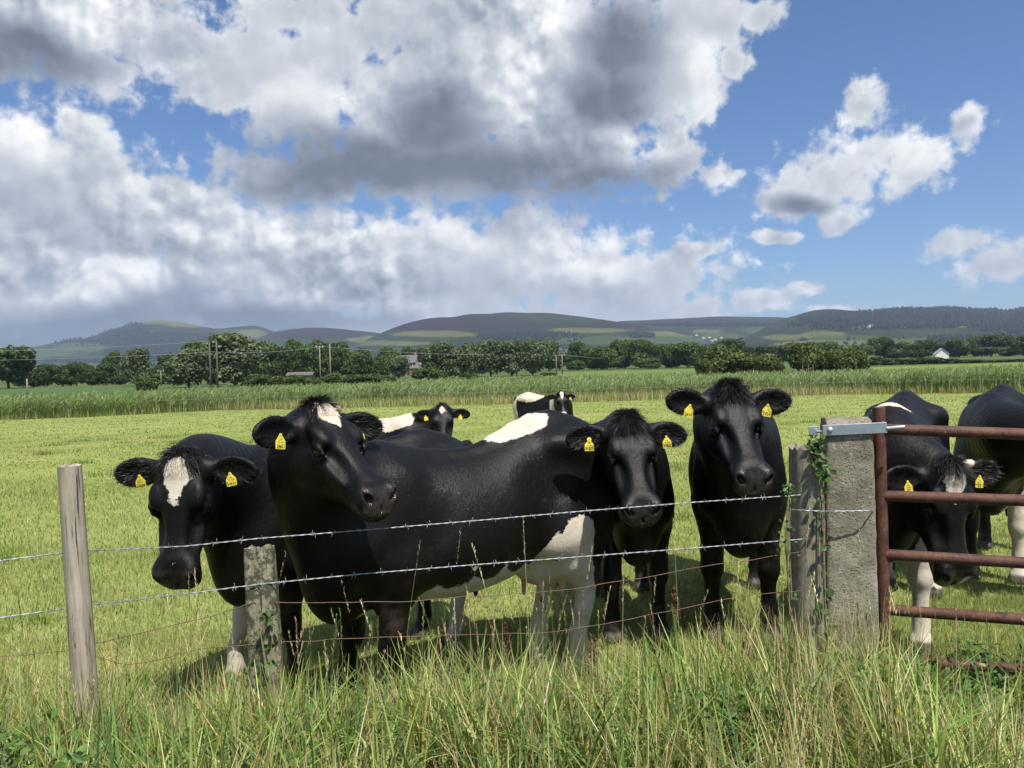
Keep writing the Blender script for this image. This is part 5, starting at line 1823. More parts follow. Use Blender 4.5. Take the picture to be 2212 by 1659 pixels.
# olive bushes standing in the reeds on the right
for px, yt, w_, lb in ((1558, 764, 92, 'broad olive bush above the tallest cow'), (1603, 774, 56, 'small olive bush between two wider ones'), (1520, 788, 36, 'lowest olive bush at the left end of the clump'),
                       (1657, 775, 76, 'round dark olive bush with small white stakes below'), (1737, 754, 84, 'tall dark olive bush in the middle of the clump'), (1790, 768, 62, 'olive bush between the tall dark one and the pale pair'),
                       (1822, 759, 66, 'pale olive bush, tallest of the right-hand pair'), (1852, 768, 52, 'last olive bush before the bright field')):
    tree('bush', px, yt - 14, w_, 112 + (px % 5) * 2, lb)
for px, yt, w_ in ((1888, 770, 60), (1925, 774, 56), (1965, 773, 56), (2005, 771, 60), (2045, 774, 60), (2090, 776, 70), (2140, 777, 70), (2195, 775, 80), (2250, 774, 80)):
    tree('hedge', px, yt, w_, 225, 'low bush in the rough bank beyond the bright field')


# ------------------------------------------------------------------ weeds, ivy and docks near the fence
def leaves(cen, nrm, size, colr, g, ratio=0.62):
    """small pointed leaves with a folded midrib"""
    n = len(cen)
    a = np.cross(nrm, g.normal(size=(n, 3))); a /= np.linalg.norm(a, axis=1)[:, None]
    b = np.cross(nrm, a)
    s_ = size[:, None]
    pts = [cen - a * s_ * 0.5, cen - a * s_ * 0.1 + b * s_ * ratio * 0.5 + nrm * s_ * 0.12, cen + a * s_ * 0.25 + b * s_ * ratio * 0.36 + nrm * s_ * 0.06, cen + a * s_ * 0.55 - nrm * s_ * 0.1,
           cen + a * s_ * 0.25 - b * s_ * ratio * 0.36 + nrm * s_ * 0.06, cen - a * s_ * 0.1 - b * s_ * ratio * 0.5 + nrm * s_ * 0.12]
    V = np.stack(pts, 1).reshape(-1, 3)
    bb = np.arange(n)[:, None] * 6
    fs = np.concatenate([bb + np.array((0, 1, 2, 3)), bb + np.array((0, 3, 4, 5))])
    return V, fs, np.repeat(colr, 6, axis=0)


def undergrowth():
    g = np.random.default_rng(61)
    parts = []
    for (px0, px1, u0, u1, n, hh, sz) in ((-60, 210, 2.3, 2.9, 900, 0.34, 0.034), (1560, 2330, 2.45, 3.3, 2600, 0.26, 0.030), (1880, 2300, 3.2, 3.75, 900, 0.14, 0.028), (300, 1500, 2.5, 3.2, 700, 0.30, 0.026)):
        k = n // 14
        cx = g.uniform(px0, px1, k); cu = g.uniform(u0, u1, k)
        x = (cx - 1106) / F * cu; y = cu + 0.2 * x
        i = g.integers(0, k, n)
        lx = x[i] + g.normal(0, 0.05, n); ly = y[i] + g.normal(0, 0.05, n)
        lz = gz(lx, ly) + hh * np.sqrt(g.random(n)) * (0.6 + 0.6 * g.random(k)[i])
        nr = g.normal(0, 0.45, (n, 3)) + np.array((0, -0.25, 0.9)); nr /= np.linalg.norm(nr, axis=1)[:, None]
        parts.append(leaves(np.stack([lx, ly, lz], 1), nr, sz * g.uniform(0.6, 1.5, n), pal(n, [(0.085, 0.17, 0.03), (0.12, 0.21, 0.04), (0.06, 0.12, 0.022)], (2, 2, 1), g=g), g))
    tag(tinted('undergrowth', parts, LEAFM, False), kind='stuff')


undergrowth()


def ivy(name, label, path, n, seed, spread=0.05, size=0.032, stem_r=0.0045):
    g = np.random.default_rng(seed)
    root = empty(name, path[0])
    o_ = Vector(path[0])
    tag(root, label, 'climbing plant')
    pts = np.array([Vector(p) - o_ for p in path])
    seg = g.integers(0, len(pts) - 1, n); f_ = g.random(n)[:, None]
    c = pts[seg] * (1 - f_) + pts[seg + 1] * f_ + g.normal(0, spread, (n, 3)) * np.array((1, 0.45, 1))
    c[:, 1] -= np.abs(g.normal(0, 0.012, n))
    nr = g.normal(0, 0.5, (n, 3)) + np.array((0.1, -0.8, 0.5)); nr /= np.linalg.norm(nr, axis=1)[:, None]
    V, fs, C = leaves(c, nr, size * g.uniform(0.5, 1.35, n), pal(n, [(0.05, 0.105, 0.022), (0.085, 0.16, 0.035), (0.03, 0.065, 0.016)], (2, 2, 1), g=g), g, 0.85)
    tinted('leaves', [(V, fs, C)], LEAFM, False).parent = root
    mb = MB()
    for k in range(3):
        q = [Vector(p) + Vector(g.normal(0, spread * 0.35, 3)) * (1 if i else 0.3) for i, p in enumerate(pts)]
        mb.tube(q, stem_r * g.uniform(0.5, 1.0), 5)
    mb.build('stem', simple_mat('ivy_stem', (0.21, 0.16, 0.10), 0.85, var=0.3, scale=40), root)


dI = 3.62
ivy('ivy_plant', 'trail of ivy between the grey post and the concrete gatepost', [P(1786, 1420, dI), P(1780, 1280, dI), P(1778, 1120, dI), P(1776, 1030, dI), P(1774, 985, dI - 0.01)], 52, 5, 0.020)
ivy('ivy_plant', 'tuft of fresh ivy crowning the grey post', [P(1778, 1020, dI), P(1772, 985, dI), P(1755, 962, dI + 0.03), P(1768, 958, dI)], 60, 7, 0.026)
ivy('ivy_plant', 'tangle of bare dead ivy up the left of the grey post', [P(1708, 1380, 3.60), P(1706, 1280, 3.60), P(1702, 1180, 3.60), P(1703, 1075, 3.60), P(1706, 1050, 3.62)], 60, 9, 0.020, 0.020)
ivy('ivy_plant', 'small ivy climbing the foot of the short mossy post', [P(575, 1440, 3.19), P(568, 1380, 3.19), P(578, 1330, 3.19), P(584, 1335, 3.20)], 26, 13, 0.022, 0.026)


def dock(label, px, py, d, seed, hgt):
    g = np.random.default_rng(seed)
    top = P(px, py, d)
    z0 = float(gz(top.x, top.y))
    root = empty('dock_plant', (top.x, top.y, z0))
    tag(root, label, 'weed', 'brown dock seed stalks')
    h = top.z - z0
    mb = MB()
    mb.tube([(0, 0, 0), (0.006, 0, h * 0.5), (0.0, 0.004, h)], [0.0045, 0.0035, 0.002], 6)
    mb.build('stem', simple_mat('dock_stem', (0.16, 0.075, 0.045), 0.8), root)
    n = 260
    q = g.random(n)
    c = np.stack([g.normal(0, 0.014, n) * (1.2 - q), g.normal(0, 0.014, n) * (1.2 - q), h - hgt * (1 - q)], 1)
    nr = g.normal(size=(n, 3)); nr /= np.linalg.norm(nr, axis=1)[:, None]
    tinted('seed_head', [leaves(c, nr, g.uniform(0.006, 0.013, n), pal(n, [(0.15, 0.07, 0.045), (0.22, 0.11, 0.07), (0.09, 0.045, 0.03)], (2, 1, 1), g=g), g, 0.9)], LEAFM, False).parent = root


dock('brown dock seed stalk in front of the gap between the two all black cows', 1457, 1265, 3.75, 3, 0.16)
dock('brown dock seed stalk beside the white hind legs of the big cow', 1092, 1345, 3.60, 5, 0.14)
dock('brown dock seed stalk in the grass at the piebald cow’s near hind foot', 1282, 1372, 3.55, 7, 0.12)


# ------------------------------------------------------------------ far fence, poles, wires, mast, buildings
POSTM = simple_mat('fence_stake', (0.26, 0.22, 0.16), 0.85)
stake = None
spx = [-60, 45, 145, 262, 395, 512, 560, 640, 700, 775, 883, 970, 1055, 1154, 1240, 1348, 1456, 1560, 1660, 1740, 1848, 1930, 2050, 2118, 2200, 2290]
tops = []
for i, px in enumerate(spx):
    d = float(edge(px)) + 0.5
    x = (px - 1106) / F * d
    z = float(gz(x, d))
    if stake is None:
        mb = MB(); mb.tube([(0, 0, -0.1), (0, 0, 0.5), (0.01, 0, 0.98), (0.012, 0, 1.0)], [0.027, 0.025, 0.023, 0.014], 8)
        stake = mb.build('fence_stake', POSTM)
        o = stake
    else:
        o = stake.copy(); col.objects.link(o)
    o.location = (x, d, z)
    o.rotation_euler = (random.uniform(-0.05, 0.05), random.uniform(-0.05, 0.05), 0)
    o.scale = (1, 1, random.uniform(0.85, 1.1))
    tag(o, 'thin wooden stake of the far fence along the reeds', 'fence stake', 'stakes of the far fence')
    tops.append(Vector((x, d, z + 0.82)))
wire('fence_wire', 'pale far fence wire strung along the reeds', tops, 0.0045, simple_mat('pale_wire', (0.34, 0.31, 0.24), 0.6, bump=0), twist=False)
for i, px in enumerate((1735, 1746, 1757, 1700)):
    o = stake.copy(); col.objects.link(o)
    p = P(px, 800, 104)
    o.location = (p.x, p.y, float(gz(p.x, p.y))); o.scale = (2.2, 2.2, 2.1); o.rotation_euler = (0, random.uniform(-0.05, 0.05), 0)
    tag(o, 'tall stake standing in the reeds below the olive bushes', 'fence stake', 'tall stakes in the reeds')

POLEM = simple_mat('pole_wood', (0.20, 0.17, 0.13), 0.8)
POLEB = simple_mat('brown_pole_wood', (0.095, 0.072, 0.055), 0.8)
INSM = simple_mat('insulator', (0.55, 0.57, 0.58), 0.3, bump=0)
ptops = {}


def pole(px, yt, d, label, m, arm=True, key=None, r=0.14):
    t_ = P(px, yt, d)
    z0 = float(gz(t_.x, t_.y))
    root = empty('telegraph_pole', (t_.x, t_.y, z0))
    tag(root, label, 'pole')
    h = t_.z - z0
    mb = MB(); mb.tube([(0, 0, -0.2), (0, 0, h * 0.5), (0, 0, h)], [r * 1.15, r, r * 0.8], 9)
    mb.build('shaft', m, root, smooth=True)
    if arm:
        mb = MB(); mb.box((0, 0, h - 0.25), (1.5, 0.1, 0.12))
        mb.build('crossarm', m, root)
        for q in (-0.65, 0, 0.65):
            mb = MB(); mb.tube([(q, 0, h - 0.19), (q, 0, h - 0.05), (q, 0, h + 0.12)], [0.06, 0.10, 0.05], 8)
            mb.build('insulator', INSM, root)
    ptops[key or px] = Vector((t_.x, t_.y, z0 + h))


pole(452, 737, 122, 'brown telegraph pole, left of the close pair by the largest willow', POLEB, False)
pole(467, 735, 120, 'brown telegraph pole, right of the close pair by the largest willow', POLEB, False)
pole(690, 748, 156, 'grey telegraph pole with crossarm before the dark wood', POLEM)
pole(712, 743, 150, 'taller bare grey pole next to the crossarm pole', POLEM, False)
pole(1103, 766, 210, 'left pole of the thin twin poles before the willow row', POLEM, True, r=0.16)
pole(1115, 767, 206, 'right pole of the thin twin poles before the willow row', POLEM, False, r=0.16)
pole(1201, 768, 225, 'left pole of the pair right of the willow row', POLEM, False, r=0.17)
pole(1214, 766, 220, 'right pole of the pair right of the willow row', POLEM, True, r=0.17)
pole(58, 818, 120, 'short pale pole alone in the left field', POLEM, False)
pole(347, 800, 190, 'short pale pole between the left willows', POLEM, True)


def span(a, b, sag=0.6, n=12):
    return [a.lerp(b, i / n) - Vector((0, 0, sag * 4 * (i / n) * (1 - i / n))) for i in range(n + 1)]


LINEM = simple_mat('power_cable', (0.42, 0.44, 0.46), 0.5, bump=0)
wire('power_cable', 'upper overhead cable slanting left from the brown poles', span(P(-300, 760, 150), ptops[452]) , 0.018, LINEM, twist=False)
wire('power_cable', 'long overhead cable between the brown and the grey poles', span(ptops[452] - Vector((0, 0, 1.6)), ptops[690]) , 0.018, LINEM, twist=False)
wire('power_cable', 'lower overhead cable running left below the brown poles’ tops', span(P(-300, 778, 170), ptops[452] - Vector((0, 0, 1.7))) , 0.018, LINEM, twist=False)
wire('power_cable', 'overhead cable from the grey poles to the twin poles', span(ptops[690], ptops[1103]) , 0.02, LINEM, twist=False)
wire('power_cable', 'overhead cable from the twin poles to the pair on their right', span(ptops[1103], ptops[1214]) , 0.02, LINEM, twist=False)
wire('power_cable', 'overhead cable from the right-hand pair towards the pylon', span(ptops[1214], P(1378, 776, 420)) , 0.03, LINEM, twist=False)
STEEL = simple_mat('pylon_steel', (0.22, 0.24, 0.25), 0.6, bump=0)


def pylon(px, yt, d, label):
    t_ = P(px, yt, d)
    z0 = float(gz(t_.x, t_.y))
    h = t_.z - z0
    root = empty('pylon', (t_.x, t_.y, z0))
    tag(root, label, 'pylon')
    mb = MB()
    w_ = h * 0.13
    for sx_ in (-1, 1):
        for sy_ in (-1, 1):
            mb.tube([(sx_ * w_, sy_ * w_, 0), (sx_ * w_ * 0.3, sy_ * w_ * 0.3, h * 0.6), (0, 0, h)], 0.12, 4)
    for k in range(5):
        z, z2 = h * 0.13 * k, h * 0.13 * (k + 1)
        q, q2 = w_ * (1 - 0.7 * z / (h * 0.6)) if z < h * 0.6 else w_ * 0.3, w_ * (1 - 0.7 * z2 / (h * 0.6)) if z2 < h * 0.6 else w_ * 0.28
        for sy_ in (-1, 1):
            mb.tube([(-q, sy_ * q, z), (q2, sy_ * q2, z2)], 0.07, 4); mb.tube([(q, sy_ * q, z), (-q2, sy_ * q2, z2)], 0.07, 4)
    mb.build('lattice', STEEL, root)
    for z, a in ((0.66, 0.30), (0.80, 0.24)):
        mb = MB(); mb.tube([(-h * a, 0, h * z), (0, 0, h * z + 0.3), (h * a, 0, h * z)], 0.11, 4)
        mb.build('crossarm', STEEL, root)


pylon(1378, 772, 400, 'small lattice pylon left of the other, before the dark trees')
pylon(1460, 768, 420, 'lattice pylon with wide arms nearest the olive bushes')


def gable(name, label, cat, px, ybase, d, w_, dp, eave, ridge, ang, wallm, roofm, win=(), chim=True, z0=None, tiny=False):
    p = P(px, ybase, d)
    z = float(gz(p.x, p.y)) if z0 is None else z0
    root = empty(name, (p.x, p.y, z), ang)
    tag(root, label, cat, 'cottages of the far village' if tiny else None)
    x, y = w_ / 2, dp / 2
    mb = MB()
    vs = [(-x, -y, -3 if tiny else -0.3), (x, -y, -3 if tiny else -0.3), (x, y, -3 if tiny else -0.3), (-x, y, -3 if tiny else -0.3), (-x, -y, eave), (x, -y, eave), (x, y, eave), (-x, y, eave), (-x, 0, ridge), (x, 0, ridge)]
    mb.add(vs, [(0, 1, 5, 4), (2, 3, 7, 6), (1, 2, 6, 9, 5), (3, 0, 4, 8, 7)])
    mb.build('wall', wallm, root)
    ov = 0.35; th = 0.14
    sl = (ridge - eave) / y
    mb = MB()
    for sy_ in (-1, 1):
        e0 = (sy_ * (y + ov), eave - ov * sl)
        vs = [(-x - ov, e0[0], e0[1] + 0.02), (x + ov, e0[0], e0[1] + 0.02), (x + ov, 0, ridge + 0.02), (-x - ov, 0, ridge + 0.02)]
        vs += [(a, b, c + th) for a, b, c in vs]
        mb.add(vs, [(0, 1, 2, 3), (7, 6, 5, 4), (0, 4, 5, 1), (1, 5, 6, 2), (3, 2, 6, 7), (0, 3, 7, 4)])
    rf = mb.build('roof', roofm, root)
    if chim:
        mb = MB(); mb.box((x * 0.8, 0, ridge + 0.3), (0.7, 0.6, 1.6)); mb.build('chimney', wallm, rf)
    for (wx, wz, ww, wh) in win:
        mb = MB()
        for a, b, c, e in ((wx, wz + wh / 2, ww + 0.16, 0.10), (wx, wz - wh / 2, ww + 0.16, 0.10), (wx - ww / 2, wz, 0.10, wh), (wx + ww / 2, wz, 0.10, wh), (wx, wz, 0.07, wh)):
            mb.box((a, -y - 0.03, b), (c, 0.08, e))
        fr = mb.build('window', simple_mat('white_frame', (0.75, 0.74, 0.70), 0.5, bump=0), root)
        mb = MB(); mb.box((wx, -y - 0.012, wz), (ww - 0.1, 0.02, wh - 0.1)); mb.build('pane', simple_mat('window_glass', (0.03, 0.035, 0.04), 0.1, bump=0), fr)
    return root


BRICK = simple_mat('red_brick', (0.30, 0.14, 0.12), 0.85, var=0.2, scale=3)
SLATE = simple_mat('grey_slate', (0.11, 0.115, 0.125), 0.6, var=0.2, scale=2)
WHITEW = simple_mat('whitewash', (0.72, 0.70, 0.64), 0.8, var=0.08, scale=1)
SHEDR = simple_mat('brown_sheet', (0.12, 0.10, 0.095), 0.8, var=0.2, scale=1)
GREYW = simple_mat('grey_sheet', (0.34, 0.36, 0.38), 0.6, var=0.15, scale=1)
gable('brick_house', 'red brick house with grey slate roof among the willows', 'house', 884, 806, 270, 5.6, 6, 4.6, 6.9, -0.12, BRICK, SLATE, [(-1.3, 3.7, 1.5, 1.0), (1.2, 3.7, 1.5, 1.0), (-1.3, 1.5, 1.5, 1.2)])
gable('outbuilding', 'low slate-roofed wing right of the brick house', 'house', 899, 806, 268, 3.6, 4, 2.7, 4.3, -0.12, BRICK, SLATE, [], False)
gable('shed', 'long low grey shed showing over the bushes', 'shed', 650, 812, 215, 6.5, 4, 1.6, 2.3, 0.05, SLATE, SHEDR, [], False)
gable('barn', 'small white barn at the foot of the right-hand wood', 'barn', 2033, 776, 330, 4.6, 5, 2.6, 4.8, 1.25, WHITEW, GREYW, [], False)


# ------------------------------------------------------------------ hills
def horiz(px):
    return 785 - (px - 1106) * math.tan(-ROLL)


HILLS = [
    ('A', 4600, 0.55, [(-500, 800), (-200, 780), (-50, 764), (30, 753), (80, 748), (130, 738), (200, 728), (250, 712), (290, 700), (330, 693), (380, 694), (430, 702), (470, 709), (520, 705), (560, 704), (590, 713), (640, 732), (720, 765), (800, 790)]),
    ('B', 4200, 0.55, [(440, 800), (500, 765), (550, 735), (600, 716), (650, 709), (700, 707), (760, 712), (830, 720), (900, 735), (980, 760), (1040, 785)]),
    ('C', 3300, 0.50, [(640, 795), (740, 765), (800, 731), (850, 709), (900, 693), (950, 685), (985, 684), (1010, 679), (1060, 677), (1100, 674), (1140, 675), (1180, 675), (1240, 681), (1300, 689), (1360, 698), (1420, 709), (1500, 727), (1580, 745), (1650, 760)]),
    ('D', 4300, 0.45, [(1180, 775), (1260, 720), (1320, 697), (1400, 691), (1500, 686), (1560, 683), (1620, 684), (1690, 685), (1760, 690), (1850, 705), (2000, 735)]),
    ('E', 3100, 0.45, [(1540, 765), (1600, 735), (1660, 704), (1690, 690), (1720, 681), (1760, 670), (1800, 667), (1850, 671), (1900, 672), (1960, 668), (2000, 669), (2040, 667), (2100, 667), (2140, 668), (2170, 675), (2212, 667), (2300, 660), (2500, 655), (2800, 690)]),
]


def hfbm(x, y, s0, seed, n=4):
    o, a = 0, 0.5
    for k in range(n):
        o = o + a * (vnoise(x, y, s0 / 2**k, seed + k) - 0.5); a *= 0.55
    return o


# land cover: px, py, rx, ry, kind ('f' forest, 'g' pasture, 'l' light grass, 'h' heather tone painting cloud shadow on the tops)
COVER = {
    'A': [(360, 745, 150, 32, 'f'), (300, 735, 60, 30, 'f'), (170, 780, 60, 6, 'f'), (120, 735, 60, 5, 'f'), (420, 702, 70, 7, 'l'), (540, 722, 40, 10, 'l'), (190, 752, 60, 10, 'g'), (90, 765, 100, 10, 'g'), (180, 790, 100, 6, 'g'), (350, 696, 60, 5, 'l')],  # the widest forest patch puts this hill's broad shadow into the colour
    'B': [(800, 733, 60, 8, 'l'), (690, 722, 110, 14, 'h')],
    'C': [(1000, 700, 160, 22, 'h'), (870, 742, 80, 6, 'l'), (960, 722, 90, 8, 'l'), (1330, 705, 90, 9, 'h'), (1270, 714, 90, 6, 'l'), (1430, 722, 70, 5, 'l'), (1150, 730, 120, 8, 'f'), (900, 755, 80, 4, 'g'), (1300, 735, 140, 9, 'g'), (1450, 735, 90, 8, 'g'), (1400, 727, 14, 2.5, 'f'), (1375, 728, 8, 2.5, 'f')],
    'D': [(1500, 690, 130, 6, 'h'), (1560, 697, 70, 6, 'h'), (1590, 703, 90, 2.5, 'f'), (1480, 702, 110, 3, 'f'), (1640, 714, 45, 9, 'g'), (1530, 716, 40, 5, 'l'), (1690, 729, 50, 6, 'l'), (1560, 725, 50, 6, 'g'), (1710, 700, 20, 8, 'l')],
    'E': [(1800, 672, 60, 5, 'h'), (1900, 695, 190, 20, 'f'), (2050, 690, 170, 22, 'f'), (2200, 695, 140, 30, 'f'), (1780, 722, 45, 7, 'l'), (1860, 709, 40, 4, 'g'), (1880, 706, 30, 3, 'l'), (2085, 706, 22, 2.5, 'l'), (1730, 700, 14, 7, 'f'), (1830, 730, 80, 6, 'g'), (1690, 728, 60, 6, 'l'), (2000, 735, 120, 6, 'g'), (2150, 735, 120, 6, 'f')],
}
hill_grids = {}


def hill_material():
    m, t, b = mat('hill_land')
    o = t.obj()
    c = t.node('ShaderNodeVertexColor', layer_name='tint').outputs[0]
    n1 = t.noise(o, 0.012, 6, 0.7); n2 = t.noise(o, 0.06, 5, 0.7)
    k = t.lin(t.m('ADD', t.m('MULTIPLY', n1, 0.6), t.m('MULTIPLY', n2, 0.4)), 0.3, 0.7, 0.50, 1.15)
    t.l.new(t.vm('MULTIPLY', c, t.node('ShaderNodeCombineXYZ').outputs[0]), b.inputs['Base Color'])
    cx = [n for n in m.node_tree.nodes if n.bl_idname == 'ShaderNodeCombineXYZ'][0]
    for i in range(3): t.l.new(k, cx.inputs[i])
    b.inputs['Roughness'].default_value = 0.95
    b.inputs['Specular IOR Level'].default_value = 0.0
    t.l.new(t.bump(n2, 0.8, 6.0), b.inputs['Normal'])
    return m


HM_ = hill_material()
woods_v, woods_f, woods_c = [], [], []
WG = np.random.default_rng(5)
for (key, D, foot, prof) in HILLS:
    prof = np.array(prof, float)
    pxs = np.arange(prof[0, 0], prof[-1, 0] + 1, 5.0)
    T_ = cr(None, [tuple(p) for p in prof], 600)
    yy = np.interp(pxs, T_[0], T_[1])
    hr = np.array([horiz(p) for p in pxs])
    Hh = np.maximum(D * (hr - yy) / F + 2.0, -1.0)
    ts = np.concatenate([np.linspace(0, 1, 60), np.linspace(1, 1.6, 12)[1:]])
    PXg, TSg = np.meshgrid(pxs, ts, indexing='ij')
    r = D * (foot + (1 - foot) * TSg)
    X = (PXg - 1106) / F * r; Y = r
    up_ = np.clip(TSg, 0, 1)
    S = up_**1.45
    S = np.where(TSg > 1, 1 - (TSg - 1)**2 * 1.6, S)
    nz = hfbm(X, Y, 900, 200 + ord(key), 5)
    Z = Hh[:, None] * S + np.abs(Hh[:, None]) * nz * 0.34 * np.sin(np.clip(TSg, 0, 1) * np.pi) - 2.0
    hill_grids[key] = (pxs, ts, X, Y, Z)
    n0, n1_ = X.shape
    V = np.stack([X, Y, Z], -1).reshape(-1, 3)
    i = (np.arange(n0 - 1)[:, None] * n1_ + np.arange(n1_ - 1)[None, :]).ravel()
    fc = np.stack([i, i + n1_, i + n1_ + 1, i + 1], 1)
    # the land cover and painted cloud shadow where each point lies on the slope
    d_ = Y; pyi = horiz(0) + 0 * Y
    pyi = (785 - (PXg - 1106) * math.tan(-ROLL)) - (Z - CAMZ) / d_ * F
    base = np.array((0.028, 0.042, 0.017))
    cmap = {'f': np.array((0.010, 0.020, 0.012)), 'g': np.array((0.060, 0.092, 0.026)), 'l': np.array((0.130, 0.138, 0.050)), 'h': np.array((0.026, 0.020, 0.019))}  # 'h' is cloud shadow put into the slope colour as a heather tone
    jig = hfbm(X, Y, 420, 300 + ord(key), 4)
    low = smoothstep(up_ + jig * 0.5, 0.75, 0.35)[..., None]
    C = np.ones(X.shape + (3,)) * (base * 0.75 + 0.25 * cmap['h'])
    C = C * (1 - low) + np.array((0.028, 0.043, 0.016)) * low
    C = C * (1 + 0.9 * hfbm(X, Y, 260, 320 + ord(key), 3))[..., None]
    # small hedged pastures low down
    cell = np.floor(vnoise(X, Y, 160, 331) * 7)
    fp = ((vnoise(np.floor(X / 110 + jig * 0.6), np.floor(Y / 150 + jig * 0.6), 1.0, 340) > 0.55) & (up_ < 0.36) & (up_ > 0.02))
    C = np.where(fp[..., None], cmap['l'] * 0.75 + cmap['g'] * 0.25, C)
    FW = np.zeros(X.shape)
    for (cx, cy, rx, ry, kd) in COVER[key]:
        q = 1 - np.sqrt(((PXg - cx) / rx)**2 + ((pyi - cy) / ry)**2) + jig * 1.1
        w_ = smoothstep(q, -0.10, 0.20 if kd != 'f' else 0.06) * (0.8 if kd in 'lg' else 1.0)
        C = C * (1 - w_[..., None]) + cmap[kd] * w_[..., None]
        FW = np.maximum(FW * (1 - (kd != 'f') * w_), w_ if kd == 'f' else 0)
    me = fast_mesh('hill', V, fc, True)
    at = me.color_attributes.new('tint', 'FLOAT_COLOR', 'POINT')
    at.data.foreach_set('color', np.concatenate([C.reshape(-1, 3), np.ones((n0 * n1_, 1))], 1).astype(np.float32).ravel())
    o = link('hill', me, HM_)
    tag(o, kind='structure')
    # conifers on the forested slopes, loose trees and hedges lower down
    pf = (FW * 1.0 + 0.035 * (up_ < 0.4)).ravel() * (TSg.ravel() <= 1.02)
    area = np.maximum(Y.ravel(), 1)
    pr = pf * area; 
    if pr.sum() > 0:
        nn = {'A': 2600, 'B': 300, 'C': 2000, 'D': 2000, 'E': 6500}[key]
        ii = WG.choice(len(pr), nn, p=pr / pr.sum())
        base_ = V[ii] + WG.normal(0, 9, (nn, 3)) * np.array((1, 1, 0))
        con = FW.ravel()[ii] > 0.5
        hh = np.where(con, WG.uniform(9, 17, nn), WG.uniform(5, 10, nn)); rr = np.where(con, hh * 0.28, hh * 0.62)
        k = 6
        a = np.arange(k) * 2 * np.pi / k
        ring = lambda f_, z_: np.stack([base_[:, None, 0] + np.cos(a)[None] * (rr * f_)[:, None], base_[:, None, 1] + np.sin(a)[None] * (rr * f_)[:, None], np.repeat((base_[:, 2] + hh * z_)[:, None], k, 1)], -1)
        RV = np.concatenate([ring(0.75, -0.1), ring(1.0, 0.3), ring(0.45, 0.8), (base_ + np.stack([0 * hh, 0 * hh, hh], 1))[:, None, :]], 1)
        vb = np.arange(nn)[:, None] * (3 * k + 1)
        qs = [vb + np.array((j + l * k, (j + 1) % k + l * k, (j + 1) % k + (l + 1) * k, j + (l + 1) * k)) for l in (0, 1) for j in range(k)]
        tr_ = [vb + np.array((2 * k + j, 2 * k + (j + 1) % k, 3 * k)) for j in range(k)]
        cc = np.where(con[:, None], np.array((0.010, 0.020, 0.012)), np.array((0.022, 0.036, 0.014))) * WG.uniform(0.6, 1.5, (nn, 1))
        off = sum(len(v) for v in woods_v)
        woods_v.append(RV.reshape(-1, 3)); woods_f.append((np.concatenate(qs) + off, np.concatenate(tr_) + off)); woods_c.append(np.repeat(cc, 3 * k + 1, axis=0))
V = np.concatenate(woods_v); C = np.concatenate(woods_c)
me = fast_mesh('far_woods', V, [f_ for p_ in woods_f for f_ in p_], False)
at = me.color_attributes.new('tint', 'FLOAT_COLOR', 'POINT')
at.data.foreach_set('color', np.concatenate([C, np.ones((len(C), 1))], 1).astype(np.float32).ravel())
tag(link('far_woods', me, CROWNM), kind='stuff')


def on_hill(key, px, py):
    """the point of a hill's near slope seen at this place"""
    pxs, ts, X, Y, Z = hill_grids[key]
    i = int(np.argmin(np.abs(pxs - px)))
    pyi = horiz(px) - (Z[i] - CAMZ) / Y[i] * F
    n = int((ts <= 1).sum())
    j = int(np.argmin(np.abs(pyi[:n] - py)))
    return Vector((X[i, j], Y[i, j], Z[i, j]))


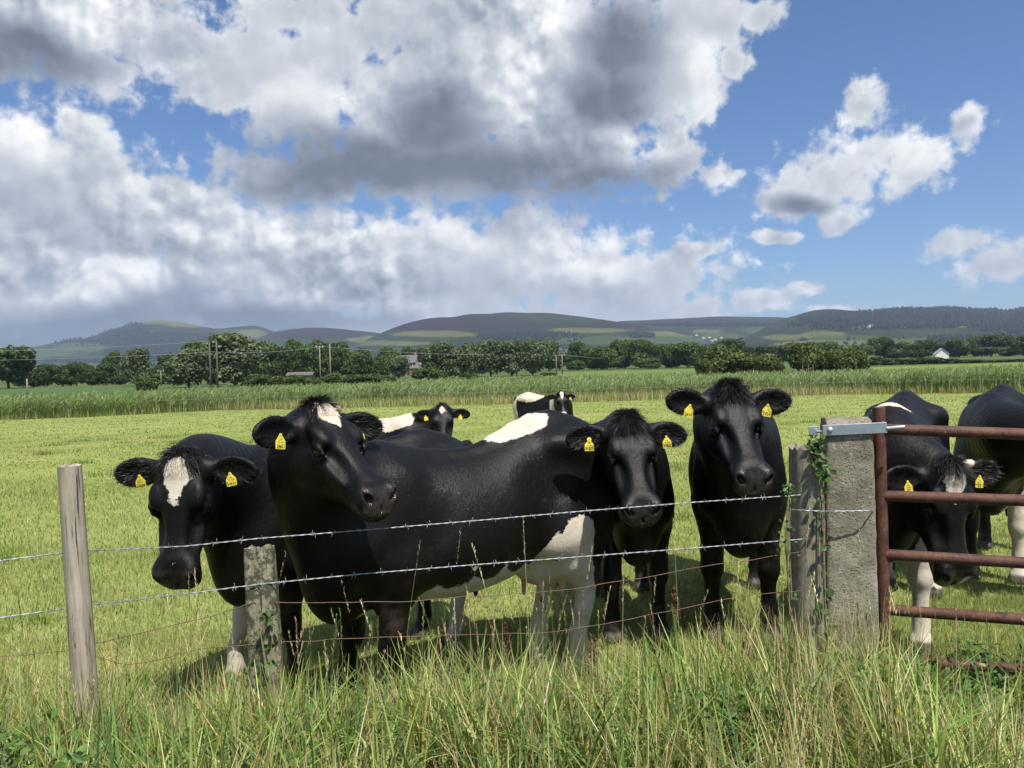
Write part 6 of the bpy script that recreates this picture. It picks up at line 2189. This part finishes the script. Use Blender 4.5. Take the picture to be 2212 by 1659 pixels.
VG = np.random.default_rng(9)
for (px, py) in ((1492, 731), (1505, 727), (1520, 733), (1532, 729), (1545, 735), (1558, 731), (1572, 737), (1590, 733), (1604, 738), (1620, 735), (1650, 741), (1662, 738), (1478, 726), (1538, 738), (1612, 742)):
    p = on_hill('D', px, py)
    gable('cottage', 'tiny pale cottage of the village at the foot of the right-hand hills', 'house', px, py, p.y, 13, 8, 4.2, 7.6, float(VG.uniform(-0.5, 0.5)), WHITEW, SLATE, [], False, z0=p.z, tiny=True)
p = on_hill('E', 1862, 712)
gable('farmhouse', 'white farmhouse alone in the clearing on the wooded right-hand hill', 'house', 1880, 706, on_hill('E', 1880, 706).y, 14, 8, 4.5, 8, 0.2, WHITEW, SLATE, [], False, z0=on_hill('E', 1880, 706).z)

pA = on_hill('A', 323, 694)
root = empty('radio_mast', pA)
tag(root, 'slender radio mast on top of the left-hand hill', 'mast')
mb = MB()
for sx_, sy_ in ((-1, -1), (1, -1), (0, 1)):
    mb.tube([(sx_ * 1.2, sy_ * 1.2, -3), (sx_ * 0.8, sy_ * 0.8, 34), (sx_ * 0.5, sy_ * 0.5, 56)], 0.5, 5)
for k in range(12):
    z = k * 4.4
    mb.tube([(-1.1, -1.1, z), (1.0, -1.0, z + 4.4)], 0.25, 4); mb.tube([(1.1, -1.1, z), (0, 1, z + 4.4)], 0.25, 4)
mb.build('lattice', STEEL, root)
mb = MB(); mb.tube([(0, 0, 56), (0, 0, 66)], 0.6, 6); mb.build('antenna', INSM, root)
mb = MB(); mb.box((3, 0, 1.2), (7, 5, 4.5)); mb.build('base_hut', GREYW, root)


# ------------------------------------------------------------------ the air
def haze():
    m = bpy.data.materials.new('haze'); m.use_nodes = True
    nt = m.node_tree
    nt.nodes.clear()
    out = nt.nodes.new('ShaderNodeOutputMaterial')
    v = nt.nodes.new('ShaderNodeVolumePrincipled')
    v.inputs['Color'].default_value = (0.62, 0.76, 1.0, 1)
    v.inputs['Density'].default_value = 0.00009
    v.inputs['Anisotropy'].default_value = 0.1
    nt.links.new(v.outputs[0], out.inputs['Volume'])
    mb = MB()
    mb.box((0, 3500, 220), (15000, 9000, 0), None)
    mb = MB()
    z0, z1 = -4.0, 470.0
    x, y0, y1 = 7600, -60, 8200
    mb.add([(-x, y0, z0), (x, y0, z0), (x, y1, z0), (-x, y1, z0), (-x, y0, z1), (x, y0, z1), (x, y1, z1), (-x, y1, z1)],
           [(3, 2, 1, 0), (4, 5, 6, 7), (0, 1, 5, 4), (1, 2, 6, 5), (2, 3, 7, 6), (3, 0, 4, 7)])
    tag(mb.build('haze', m), kind='stuff')


haze()
